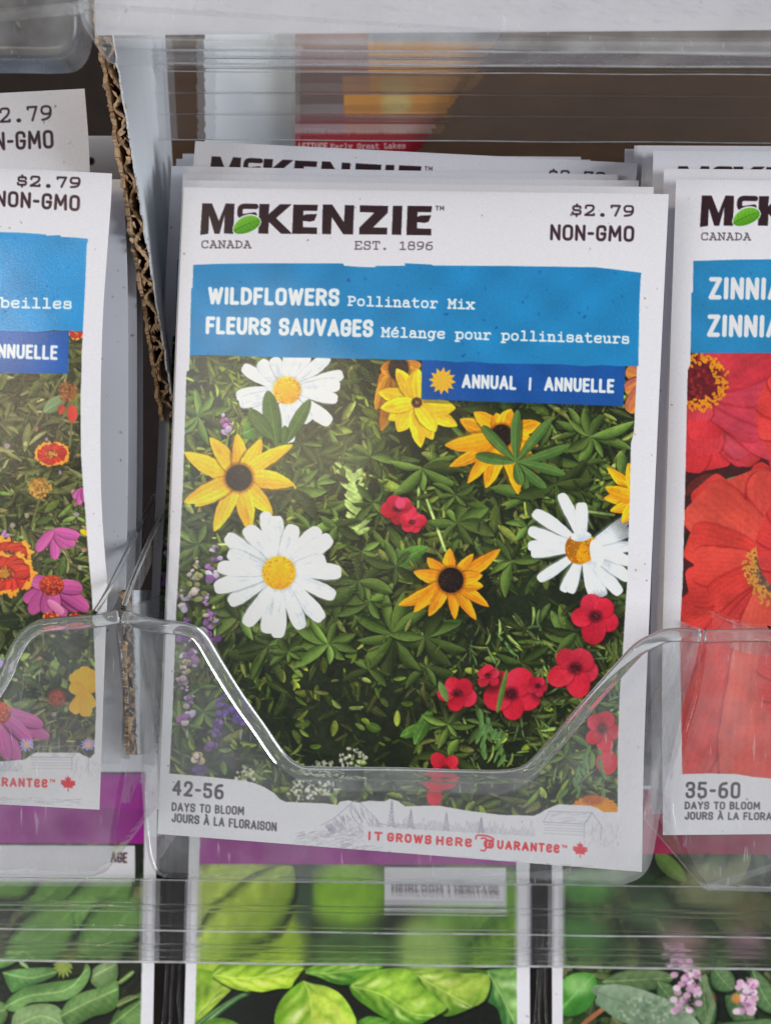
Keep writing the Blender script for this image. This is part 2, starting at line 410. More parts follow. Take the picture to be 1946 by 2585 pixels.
TYPE = {
 'o': [(2, [(.12, 0), (.12, .74), (.88, .74), (.88, 0)])],
 'l': [(0, [(.22, 1.05), (.52, 1.05), (.52, 0)]), (0, [(.14, 0), (.9, 0)])],
 'i': [(0, [(.22, .72), (.52, .72), (.52, 0)]), (0, [(.14, 0), (.9, 0)]), (0, [(.5, 1.0), (.5, 1.03)])],
 'n': [(0, [(.03, .72), (.2, .72), (.2, 0)]), (0, [(.03, 0), (.4, 0)]), (1, [(.2, .45), (.3, .74), (.78, .74), (.78, 0)]), (0, [(.6, 0), (.97, 0)])],
 'm': [(0, [(0, .72), (.12, .72), (.12, 0)]), (0, [(0, 0), (.25, 0)]), (1, [(.12, .5), (.15, .74), (.5, .74), (.5, 0)]), (1, [(.5, .5), (.55, .74), (.88, .74), (.88, 0)]), (0, [(.8, 0), (1, 0)])],
 'a': [(1, [(.18, .6), (.22, .74), (.74, .74), (.74, .02)]), (0, [(.74, .02), (.95, .02)]), (1, [(.74, .44), (.1, .44), (.1, 0), (.6, 0), (.74, .16)])],
 't': [(1, [(.34, 1), (.34, 0), (.82, 0), (.88, .1)]), (0, [(.1, .72), (.8, .72)])],
 'r': [(0, [(.1, .72), (.32, .72), (.32, 0)]), (0, [(.1, 0), (.66, 0)]), (1, [(.32, .42), (.5, .74), (.85, .74), (.9, .64)])],
 'p': [(0, [(.0, .72), (.2, .72), (.2, -.3)]), (0, [(.0, -.3), (.45, -.3)]), (2, [(.2, 0), (.2, .74), (.92, .74), (.92, 0)])],
 'b': [(0, [(.0, 1.05), (.2, 1.05), (.2, 0)]), (2, [(.2, 0), (.2, .74), (.92, .74), (.92, 0)])],
 'u': [(1, [(.03, .72), (.2, .72), (.2, 0), (.6, 0), (.78, .2)]), (0, [(.6, .72), (.78, .72), (.78, .02), (.96, .02)])],
 's': [(1, [(.82, .54), (.82, .74), (.15, .74), (.15, .4), (.86, .38), (.86, 0), (.12, 0), (.12, .2)])],
 'e': [(1, [(.14, .38), (.88, .38), (.88, .74), (.12, .74), (.12, 0), (.82, 0), (.88, .12)])],
 'g': [(2, [(.1, .05), (.1, .74), (.76, .74), (.76, .05)]), (1, [(.96, .72), (.77, .72), (.77, -.3), (.2, -.3)])],
 'x': [(0, [(.1, .72), (.88, 0)]), (0, [(.88, .72), (.1, 0)]), (0, [(0, .72), (.3, .72)]), (0, [(.68, .72), (1, .72)]), (0, [(0, 0), (.32, 0)]), (0, [(.68, 0), (1, 0)])],
 'y': [(0, [(.1, .72), (.5, .02)]), (0, [(.9, .72), (.35, -.3), (.1, -.3)]), (0, [(0, .72), (.3, .72)]), (0, [(.7, .72), (1, .72)])],
 'k': [(0, [(.0, 1.05), (.2, 1.05), (.2, 0)]), (0, [(.8, .72), (.2, .3)]), (0, [(.4, .42), (.85, 0)])],
 'P': [(0, [(.2, 0), (.2, 1)]), (0, [(.04, 0), (.5, 0)]), (1, [(.04, 1), (.9, 1), (.9, .45), (.2, .45)])],
 'M': [(0, [(.15, 0), (.15, 1), (.5, .45), (.85, 1), (.85, 0)]), (0, [(0, 0), (.32, 0)]), (0, [(.68, 0), (1, 0)]), (0, [(0, 1), (.15, 1)]), (0, [(.85, 1), (1, 1)])],
 'E': [(0, [(.05, 1), (.88, 1), (.88, .78)]), (0, [(.2, 1), (.2, 0)]), (0, [(.05, 0), (.92, 0), (.92, .24)]), (0, [(.2, .52), (.62, .52)])],
 'S': [(1, [(.82, .75), (.82, 1), (.15, 1), (.15, .54), (.86, .5), (.86, 0), (.12, 0), (.12, .24)]), (0, [(.84, .72), (.84, .98)]), (0, [(.12, .02), (.12, .28)])],
 'T': [(0, [(.08, .76), (.08, 1), (.92, 1), (.92, .76)]), (0, [(.5, 1), (.5, 0)]), (0, [(.28, 0), (.72, 0)])],
 'C': [(1, [(.84, .74), (.84, 1), (.1, 1), (.1, 0), (.8, 0), (.9, .18)]), (0, [(.86, .7), (.86, .98)])],
 'A': [(0, [(.12, 0), (.5, 1), (.88, 0)]), (0, [(.26, .36), (.74, .36)]), (0, [(0, 0), (.3, 0)]), (0, [(.7, 0), (1, 0)]), (0, [(.25, 1), (.5, 1)])],
 'N': [(0, [(.18, 0), (.18, 1), (.82, 0), (.82, 1)]), (0, [(0, 0), (.38, 0)]), (0, [(.62, 1), (1, 1)]), (0, [(0, 1), (.18, 1)])],
 'D': [(0, [(.2, 0), (.2, 1)]), (1, [(.04, 1), (.9, 1), (.9, 0), (.04, 0)])],
 'L': [(0, [(.25, 1), (.25, 0), (.9, 0), (.9, .3)]), (0, [(.08, 1), (.5, 1)])],
 'G': [(1, [(.84, .74), (.84, 1), (.1, 1), (.1, 0), (.84, 0), (.84, .42)]), (0, [(.55, .42), (.96, .42)])],
 '1': [(0, [(.2, .85), (.52, 1), (.52, 0)]), (0, [(.18, 0), (.88, 0)])],
 '2': [(1, [(.14, .74), (.14, 1), (.84, 1), (.84, .56), (.12, .04)]), (0, [(.12, .02), (.88, .02), (.88, .14)])],
 '6': [(1, [(.84, 1), (.12, .9), (.12, .3)]), (2, [(.12, 0), (.12, .58), (.88, .58), (.88, 0)])],
 '7': [(0, [(.12, .84), (.12, 1), (.86, 1), (.48, 0)])],
 '8': [(2, [(.16, .54), (.16, 1), (.84, 1), (.84, .54)]), (2, [(.1, 0), (.1, .54), (.9, .54), (.9, 0)])],
 '9': [(2, [(.12, .42), (.12, 1), (.88, 1), (.88, .42)]), (1, [(.88, .7), (.88, .1), (.16, 0)])],
 '$': [(1, [(.82, .72), (.82, .9), (.18, .9), (.18, .52), (.84, .48), (.84, .1), (.14, .1), (.14, .28)]), (0, [(.5, 1.08), (.5, .9)]), (0, [(.5, .1), (.5, -.1)])],
 '.': [(0, [(.45, .05), (.52, .05)])], ' ': [],
}
TYPE['é'] = TYPE['e'] + [(0, [(.42, .9), (.66, 1.1)])]

def rounded(pts, closed):
    p = [np.asarray(q, float) for q in pts]; n = len(p); out = []
    rngi = range(n) if closed else range(1, n - 1)
    if not closed: out.append(p[0])
    for i in rngi:
        a, b, c = p[i - 1], p[i], p[(i + 1) % n]
        la, lc = np.linalg.norm(a - b), np.linalg.norm(c - b); r = min(la, lc) * .5
        if closed or 1 < i < n - 2: ra = rc = r
        else:
            ra = min(la * (.95 if i == 1 else .5), r * 1.6); rc = min(lc * (.95 if i == n - 2 else .5), r * 1.6)
        s, e = b + (a - b) / (la + 1e-9) * ra, b + (c - b) / (lc + 1e-9) * rc
        for t in np.linspace(0, 1, 6): out.append((1 - t) ** 2 * s + 2 * t * (1 - t) * b + t * t * e)
    if closed: out.append(out[0])
    else: out.append(p[-1])
    return np.array(out)

def text(art, string, a, b, cap, wt, col, font='sans', lab=None, up=None, gap=.35):
    """string set so that it runs from px a to px b on its baseline; cap height and stroke weight in px"""
    a = np.asarray(a, float); b = np.asarray(b, float); L = np.linalg.norm(b - a); ex = (b - a) / L
    if up is None: up = (.035, -1)
    ey = np.asarray(up, float); ey = ey / np.linalg.norm(ey)
    if font == 'sans':
        adv = [SANS[c][0] + gap for c in string]; tot = sum(adv) - gap; k = (L - wt) / tot
        x = wt / 2
        for c, w in zip(string, adv):
            for fl, pts in SANS[c][1]:
                q = np.array([a + ex * (x + px * SANS[c][0] * k) + ey * (wt / 2 + py * (cap - wt)) for px, py in pts])
                if fl: q = rounded(q, fl == 2)
                art.stroke(q, wt, col, lab)
            x += w * k
    else:
        n = len(string); pit = L / (n - .12); w = pit * .86
        for i, c in enumerate(string):
            for fl, pts in TYPE[c]:
                q = np.array([a + ex * (i * pit + px * w) + ey * (wt / 2 + py * (cap - wt)) for px, py in pts])
                if fl: q = rounded(q, fl == 2)
                art.stroke(q, wt if c != '.' else wt * 1.8, col, lab)

# ------------------------------------------------------------------ printed motifs
def mixc(a, b, t): return tuple(np.asarray(a, float) * (1 - t) + np.asarray(b, float) * t)
def jit(c, k): return tuple(np.clip(np.asarray(c, float) * (1 + rng.uniform(-k, k)) + rng.uniform(-k, k, 3) * 20, 0, 255))

def palmate(A, c, r, n=8, a0=0.0, span=6.283, w=.22, col=((104, 128, 56), (54, 76, 28)), vein=(138, 156, 88)):
    base = rng.uniform(.78, 1.12); tl = rng.uniform(.6, 1.0)
    for i in range(n):
        if rng.random() < .1: continue
        th = a0 + span * i / n + rng.uniform(-.2, .2); rr = r * rng.uniform(.6, 1.15)
        q = (c[0] + math.cos(th) * rr, c[1] + math.sin(th) * rr * tl); k = base * rng.uniform(.6, 1.25); ww = rr * w * rng.uniform(.85, 1.4)
        bd = rng.uniform(-.09, .09)
        A.leaf(c, (q[0] + 4, q[1] + 5), ww * 1.35, (16, 22, 12), (16, 22, 12), bend=bd, p0=.85, p1=.85, al=.55, soft=2)
        A.leaf(c, q, ww, jit(np.array(col[0]) * k, .08), jit(np.array(col[1]) * k, .08), bend=bd, p0=.85, p1=.85, kt=rng.choice([-1, 1]) * 1.2, ka=rng.uniform(-.3, .3), streak=.12, vein=tuple(np.array(vein) * min(1, k)), vw=.025)

def foliage(A, box, n, pal, lo, hi, wl=(.18, .34), dark=None, al=1.0):
    for i in range(n):
        u = rng.uniform(box[0], box[2]); v = rng.uniform(box[1], box[3])
        dk = dark(u, v) if dark else 0.0
        if rng.random() < dk * .72: continue
        r = rng.uniform(lo, hi); th = rng.uniform(0, 6.283)
        c0 = pal[rng.integers(len(pal))]; k = rng.uniform(.55, 1.15) * (1 - .45 * dk)
        c0 = jit(np.asarray(c0, float) * k * np.array([1.16, .98, .92]), .12); c1 = mixc(c0, (16, 22, 12), rng.uniform(.25, .7))
        q = (u + math.cos(th) * r, v + math.sin(th) * r)
        wd = r * rng.uniform(*wl)
        A.leaf((u, v), q, wd * 1.35 + 2, (14, 20, 10), (14, 20, 10), p0=.7, p1=.6, al=.45 * al)
        A.leaf((u, v), q, wd, c0, c1, bend=rng.uniform(-.12, .12), p0=.7, p1=.6, kt=rng.choice([-1, 1]), streak=.12, vein=mixc(c0, (190, 205, 150), .25) if r > 30 else None, vw=.04, al=al)

def stipple(A, c, rx, ry, n, cols, r0, r1, ring=0.0):
    for _ in range(n):
        rr = math.sqrt(rng.uniform(ring, 1)); th = rng.uniform(0, 6.283)
        A.blob((c[0] + math.cos(th) * rr * rx, c[1] + math.sin(th) * rr * ry), rng.uniform(r0, r1), rng.uniform(r0, r1), cols[rng.integers(len(cols))], al=.8)

def daisy(A, c, tips, rd, w, shadow=True):
    if shadow: A.blob((c[0] + 12, c[1] + 22), 118, 112, (12, 16, 10), al=.6, soft=.35)
    for i, (x, y) in enumerate(tips):
        ww = w * rng.uniform(.9, 1.12); g = rng.uniform(-6, 6)
        A.leaf(c, (x, y), ww + 4, (120, 126, 124), (150, 156, 156), p0=.75, p1=.26, al=.5, soft=2)
        A.leaf(c, (x, y), ww, (238 + g, 240 + g, 244 + g), (206 + g, 212 + g, 220 + g), bend=rng.uniform(-.03, .03), p0=.75, p1=.26, kt=rng.choice([-1, 1]) * .7, ka=-.35, streak=.2, fr=11, wv=.02, wf=18)
        if rng.random() < .3:
            m = mixc(c, (x, y), rng.uniform(.45, .65)); A.blob(m, 18, 6, (182, 186, 188), al=.5, soft=.3, ang=math.atan2(y - c[1], x - c[0]))
    A.blob(c, rd * 1.12, rd * 1.12, (150, 140, 110), al=.35, soft=.15)
    A.blob(c, rd, rd, (246, 190, 20), col2=(222, 150, 8), gx=.5, gy=.9)
    stipple(A, c, rd * .97, rd * .97, 150, [(206, 132, 0), (250, 205, 40), (190, 116, 4)], 1.2, 2.6, ring=.35)
    stipple(A, c, rd * .5, rd * .5, 30, [(225, 150, 8)], 1.2, 2.0)

def rudbeckia(A, c, tips, rd, w, base=(246, 186, 22), dk=(214, 132, 14), disc=(36, 22, 20), ry=None):
    A.blob((c[0] + 10, c[1] + 18), 100, 95, (10, 14, 8), al=.5, soft=.4)
    for x, y in tips:
        ww = w * rng.uniform(.85, 1.15)
        A.leaf(c, (x, y), ww + 3, (96, 62, 12), (130, 84, 14), p0=.62, p1=.75, al=.6, soft=1)
        A.leaf(c, (x, y), ww, jit(base, .05), jit(dk, .08), bend=rng.uniform(-.05, .05), p0=.62, p1=.75, kt=rng.choice([-1, 1]) * 1.1, ka=-.35, streak=.24, fr=12, wv=.03, wf=22)
        if rng.random() < .3: A.leaf(mixc(c, (x, y), .55), mixc(c, (x, y), .9), ww * .3, mixc(base, (150, 80, 10), .6), dk, al=.6, soft=2)
    ry = ry or rd
    A.blob(c, rd * 1.18, ry * 1.18, (120, 58, 8), al=.7, soft=.15)
    A.blob(c, rd, ry, disc, col2=(20, 12, 14))
    stipple(A, c, rd * .95, ry * .95, 90, [(58, 36, 28), (18, 10, 12), (76, 44, 24)], 1.0, 2.2, ring=.2)

def flax(A, c, r, rot=0.0, base=(216, 30, 52), n=5, squash=1.0):
    A.blob((c[0] + 6, c[1] + 10), r * 1.1, r * 1.05, (14, 12, 8), al=.5, soft=.35)
    lean = rng.uniform(-.25, .25, 2)
    for i in range(n):
        th = rot + i * 6.283 / n + rng.uniform(-.16, .16); k = rng.uniform(.84, 1.16); f = 1 + lean[0] * math.cos(th) + lean[1] * math.sin(th)
        q = (c[0] + math.cos(th) * r * .55 * f, c[1] + math.sin(th) * r * .55 * squash * f); b = jit(base, .08)
        A.blob((q[0] + 2, q[1] + 2), r * .5 * k * f, r * .47 * k, (110, 8, 24), ang=th, al=.45, soft=.1)
        A.blob(q, r * .49 * k * f, r * .46 * k, mixc(b, (250, 96, 128), rng.uniform(.1, .5)), ang=th, col2=mixc(b, (140, 6, 28), rng.uniform(.2, .6)), gx=rng.uniform(-1, .4), gy=rng.uniform(-1, 1))
        for s_ in range(7):
            t2 = th + rng.uniform(-.5, .5); e = rng.uniform(.6, .92)
            A.leaf((c[0] + math.cos(t2) * r * .15, c[1] + math.sin(t2) * r * .15 * squash), (c[0] + math.cos(t2) * r * e * f, c[1] + math.sin(t2) * r * e * squash * f), rng.uniform(2, 6), mixc(b, (130, 6, 26), .7), mixc(b, (255, 120, 150), .2), al=.35, soft=1.5)
    A.blob(c, r * .27, r * .24 * squash, (60, 8, 18), al=.9, soft=.6)
    stipple(A, c, r * .2, r * .18, 9, [(24, 10, 20), (120, 24, 44), (150, 60, 60)], 1, 2.2)

def lupine(A, c, h, cols, w=21):
    n = int(h / 5)
    for i in range(n):
        t = rng.uniform(0, 1); v = c[1] + h * (t - .5); k = w * (.4 + .75 * t)
        q = (c[0] + rng.normal(0, .6) * k, v); cc = jit(cols[rng.integers(len(cols))], .15)
        A.blob((q[0] + 1, q[1] + 2), k * .62, k * .46, (40, 36, 50), al=.5, ang=rng.uniform(-.9, .9))
        A.blob(q, k * rng.uniform(.4, .6), k * rng.uniform(.28, .44), cc, ang=rng.uniform(-.9, .9), col2=mixc(cc, (70, 40, 90), .45), gx=rng.uniform(-.6, .6), gy=.7)

def gaillardia(A, c, r, ry, n=15, a0=0.0, base=(206, 44, 30), tip=(240, 170, 40), cen=(170, 110, 30), span=6.283):
    A.blob((c[0] + 5, c[1] + 8), r * 1.05, ry * 1.05, (16, 18, 8), al=.5, soft=.3)
    for i in range(n):
        th = a0 + span * i / n + rng.uniform(-.08, .08); rr = rng.uniform(.9, 1.06)
        w = r * 6.283 / n * 1.15
        for dth in (-.14, 0, .14):
            r3 = rr * rng.uniform(.9, 1.1); q = (c[0] + math.cos(th + dth) * r * r3, c[1] + math.sin(th + dth) * ry * r3)
            A.leaf(mixc(c, q, .5), q, w * .36, jit(tip, .08), mixc(tip, base, .4), p0=.4, p1=.5)
        q = (c[0] + math.cos(th) * r * rr * .8, c[1] + math.sin(th) * ry * rr * .8)
        A.leaf(c, q, w * 1.05, (110, 14, 14), (110, 14, 14), p0=.6, p1=.25, al=.8)
        A.leaf(c, q, w * .9, jit(base, .14), mixc(base, (140, 16, 16), .7), p0=.6, p1=.4, kt=.7, streak=.15)
    A.blob(c, r * .34, ry * .34, (120, 26, 18), soft=.2)
    A.blob(c, r * .2, ry * .2, cen)
    stipple(A, c, r * .32, ry * .32, 40, [(190, 130, 40), (110, 20, 16), (220, 160, 60)], 1.2, 2.6)

def coneflower(A, c, r, tips, dome=(186, 60, 36), w=34, pet=(196, 88, 148)):
    for x, y in tips:
        A.leaf(c, (x, y), w + 4, (96, 30, 70), (96, 30, 70), p0=.5, p1=.35, al=.8)
        A.leaf(c, (x, y), w, jit(pet, .06), mixc(pet, (140, 50, 110), .6), bend=rng.uniform(-.05, .05), p0=.5, p1=.35, kt=.8, streak=.16)
    if r > 0:
        A.blob(c, r, r * .85, dome, col2=(90, 18, 22), gx=.3, gy=.9)
        stipple(A, c, r * .95, r * .8, 130, [(214, 84, 40), (130, 26, 24), (200, 60, 36), (230, 110, 50)], 1.2, 2.6)
# ------------------------------------------------------------------ printed artwork of the packets (drawn in photo pixels, u right, v down)
PAPER = (208, 206, 211)
INK = (44, 26, 32)
BAND = (29, 121, 174)
SPK = [(96, 96, 100), (130, 140, 120), (150, 152, 150), (74, 74, 80), (170, 178, 160), (120, 112, 118)]

def q4(pts, off=(0, 0)):
    return [(440 + x / 2.5227 + off[0], 380 + y / 2.5227 + off[1]) for x, y in pts]

def maple(A, c, r, col, lab):
    half = [(0, -1), (.16, -.66), (.36, -.76), (.28, -.28), (.5, -.48), (.58, -.34), (.9, -.4), (.8, -.1), (.95, 0), (.5, .36), (.56, .54), (.06, .46), (.06, .95)]
    pts = half + [(-x, y) for x, y in half[::-1]]
    A.poly([(c[0] + x * r, c[1] + y * r + x * 1.5) for x, y in pts], col, lab)

def paper_specks(A, box, n, pred):
    A.speck(box, n, SPK, 2.0, 6.5, pred, .85)

def band_tex(seed):
    r = np.random.default_rng(seed)
    ph = r.uniform(0, 6.28, 6); k = r.uniform(.01, .06, (6, 2))
    def f(X, Y):
        o = np.zeros(X.shape, np.float32)
        for i in range(6): o += np.sin(X * k[i, 0] + Y * k[i, 1] * (-1) ** i + ph[i])
        return o * .012 + r.standard_normal(X.shape).astype(np.float32) * .02
    return f

def header(A, off=(0, 0), label=(4, 5, 6)):
    B = lambda pts: A.poly(q4(pts, off), INK, label[0])
    B([(178, 335), (240, 335), (284, 447), (328, 335), (383, 337), (376, 528), (316, 526), (321, 405), (288, 528), (256, 528), (222, 412), (217, 528), (165, 536)])
    A.stroke(rounded(q4([(519, 354), (424, 352), (416, 388), (422, 421), (510, 408)], off), False), 13.2, INK, label[0])
    B([(542, 338), (606, 339), (600, 404), (672, 340), (748, 340), (648, 428), (750, 528), (680, 528), (602, 452), (598, 528), (535, 526)])
    for dx, dy in ((0, 0), (727, 8)):
        B([(758 + dx, 342 + dy), (915 + dx, 344 + dy), (909 + dx, 383 + dy), (822 + dx, 381 + dy), (818 + dx, 486 + dy), (908 + dx, 488 + dy), (908 + dx, 530 + dy), (750 + dx, 528 + dy)])
        B([(816 + dx, 414 + dy), (840 + dx, 404 + dy), (909 + dx, 402 + dy), (892 + dx, 444 + dy), (866 + dx, 451 + dy), (816 + dx, 446 + dy)])
    B([(945, 342), (1005, 342), (1080, 455), (1086, 345), (1145, 346), (1138, 532), (1075, 531), (1002, 420), (998, 531), (940, 530)])
    B([(1182, 347), (1362, 350), (1358, 395), (1265, 488), (1356, 490), (1354, 533), (1176, 532), (1178, 488), (1275, 393), (1180, 390)])
    B([(1392, 350), (1452, 350), (1445, 535), (1384, 534)])
    o = np.asarray(off, float)
    A.leaf(o + (588, 584), o + (658, 553), 47, (206, 206, 210), (206, 206, 210), p0=.55, p1=.5, bend=-.04)
    A.leaf(o + (590, 583), o + (656, 554.5), 40, (108, 176, 44), (70, 132, 24), p0=.55, p1=.5, bend=-.04, side=7, vein=(30, 84, 20), vw=.03)
    b = A.box(*(o + (588, 550)), *(o + (660, 592)))
    if b:
        sl, X, Y = b; g = A.C[sl]; A.L[sl][(g[..., 1] > g[..., 2] + .12)] = label[1]
    text(A, 'CANADA', o + (508, 626), o + (634, 626.5), 20, 3.0, (84, 70, 76), 'type', label[0])
    text(A, 'EST. 1896', o + (894.7, 629.5), o + (1093, 631), 22, 3.0, (84, 70, 76), 'type', label[0])
    text(A, 'TM', o + (1099, 530.5), o + (1121, 531), 12, 2.4, (64, 50, 56), 'sans', label[0])
    text(A, '$2.79', o + (1441, 544.5), o + (1601, 547), 30, 5.2, (56, 36, 44), 'type', label[2])
    text(A, 'NON-GMO', o + (1388, 606), o + (1600, 610), 41, 7.2, (56, 36, 44), 'sans', label[2], gap=.34)

def footer(A, off=(0, 0), dirn=(1.0, .0685), lab=(11, 12, 13), shift=0.0):
    """grey engraved landscape, red lettering and maple leaf on the white foot of a packet; off = where 'IT' starts"""
    ex = np.array(dirn) / np.hypot(*dirn); ey = np.array([ex[1] * .5, -1.0])
    def Q(x, y): return np.asarray(off, float) + ex * x + ey * y
    g = (150, 146, 160)
    # mountain with hatching
    prof = [(-120, 30), (-92, 46), (-70, 66), (-52, 84), (-38, 98), (-22, 92), (-6, 78), (14, 60), (30, 44), (60, 40), (90, 46), (120, 38)]
    pr = np.array(prof)
    for i in range(len(prof) - 1): A.stroke([Q(*prof[i]), Q(*prof[i + 1])], 2.0, g, lab[0], .8)
    for _ in range(150):
        x = rng.uniform(-110, 40); top = np.interp(x, pr[:, 0], pr[:, 1]); y = rng.uniform(24, top)
        l = rng.uniform(6, 16); A.stroke([Q(x, y), Q(x + l * .55, y - l)], 1.6, (136, 130, 148), lab[0], rng.uniform(.35, .8))
    for _ in range(230):                                      # ploughed field
        x = rng.uniform(-190, 20); y = rng.uniform(-30, 34) + min(0, x * .16)
        A.stroke([Q(x, y), Q(x + rng.uniform(8, 26), y + rng.uniform(2, 8))], 1.6, (150, 146, 158), lab[0], rng.uniform(.25, .7))
    for _ in range(200):
        x = rng.uniform(20, 560); y = rng.uniform(-42, -26)
        A.stroke([Q(x, y), Q(x + rng.uniform(8, 26), y + rng.uniform(-3, 4))], 1.4, (160, 156, 166), lab[0], rng.uniform(.2, .6))
    # tree line
    for x in np.arange(60, 420, 7.0):
        h = rng.uniform(14, 34) * (1.4 if rng.random() < .12 else 1)
        for k in range(4):
            y = 34 + h * k / 4; w = (1 - k / 4.5) * rng.uniform(5, 8)
            A.stroke([Q(x - w, y), Q(x + rng.uniform(-2, 2), y + h * .25), Q(x + w, y)], 1.5, (156, 152, 164), lab[0], rng.uniform(.4, .8))
    for x, h in ((57, 66), (106, 48), (196, 46), (284, 40)):
        for k in range(7):
            y = 36 + h * k / 7; w = (1 - k / 7.5) * 9
            A.stroke([Q(x - w, y), Q(x, y + h / 6), Q(x + w, y)], 2.2, (140, 136, 152), lab[0], .85)
    # barn
    bx = 445
    roof = [(bx - 5, 76), (bx + 10, 104), (bx + 118, 108), (bx + 100, 78)]
    for a, b in zip(roof, roof[1:] + roof[:1]): A.stroke([Q(*a), Q(*b)], 2, g, lab[0], .7)
    for k in range(40):
        x = bx + rng.uniform(0, 104); y = rng.uniform(78, 104); A.stroke([Q(x, y), Q(x + 10, y + 2)], 1.3, (164, 160, 170), lab[0], .6)
    for y in (48, 56, 62, 70, 76): A.stroke([Q(bx - 2, y), Q(bx + 100, y + 2)], 1.6, (158, 154, 166), lab[0], .7)
    gable = [(bx + 100, 44), (bx + 100, 78), (bx + 118, 108), (bx + 142, 78), (bx + 142, 42)]
    for a, b in zip(gable, gable[1:]): A.stroke([Q(*a), Q(*b)], 2, g, lab[0], .7)
    for _ in range(70):
        x = bx + rng.uniform(100, 190); y = rng.uniform(20, 76); A.stroke([Q(x, y), Q(x + rng.uniform(-4, 6), y + rng.uniform(3, 12))], 1.5, (164, 160, 170), lab[0], .5)
    A.poly([Q(-12, 34), Q(525, 40), Q(545, 20), Q(540, -16), Q(515, -26), Q(-12, -12)], (206, 205, 210))
    red = (206, 52, 60)
    L = 484.8
    words = [('IT', 0, 36), ('GROWS', 48, 160), ('HeRe', 172, 262), ('G', 292, 318), ('UARANTee', 326, 484)]
    for w_, x0, x1 in words:
        text(A, w_, Q(x0, 0), Q(x1, 0), 23, 5.4, red, 'sans', lab[1], up=tuple(ey), gap=.45)
    A.stroke(rounded([Q(272, 22), Q(272, 32), Q(300, 32), Q(322, 24), Q(300, 12), Q(312, 2)], False), 4, red, lab[1])
    A.stroke(rounded([Q(286, 24), Q(300, 28), Q(298, -8), Q(286, -6)], False), 4, red, lab[1])
    text(A, 'TM', Q(489, 14), Q(503, 14), 8, 2, red, 'sans', lab[1])
    maple(A, Q(536, 12), 21, red, lab[2])

def sun_emblem(A, c, R, lab):
    pts = []
    for i in range(24):
        th = i * math.pi / 12 + .1; r = R if i % 2 == 0 else R * .66
        pts.append((c[0] + math.cos(th) * r, c[1] + math.sin(th) * r))
    A.poly(pts, (238, 176, 52), lab)
    for i in range(0, 24, 2):
        A.poly([c, pts[i], pts[(i + 1) % 24]], (226, 150, 40), lab, al=.7)

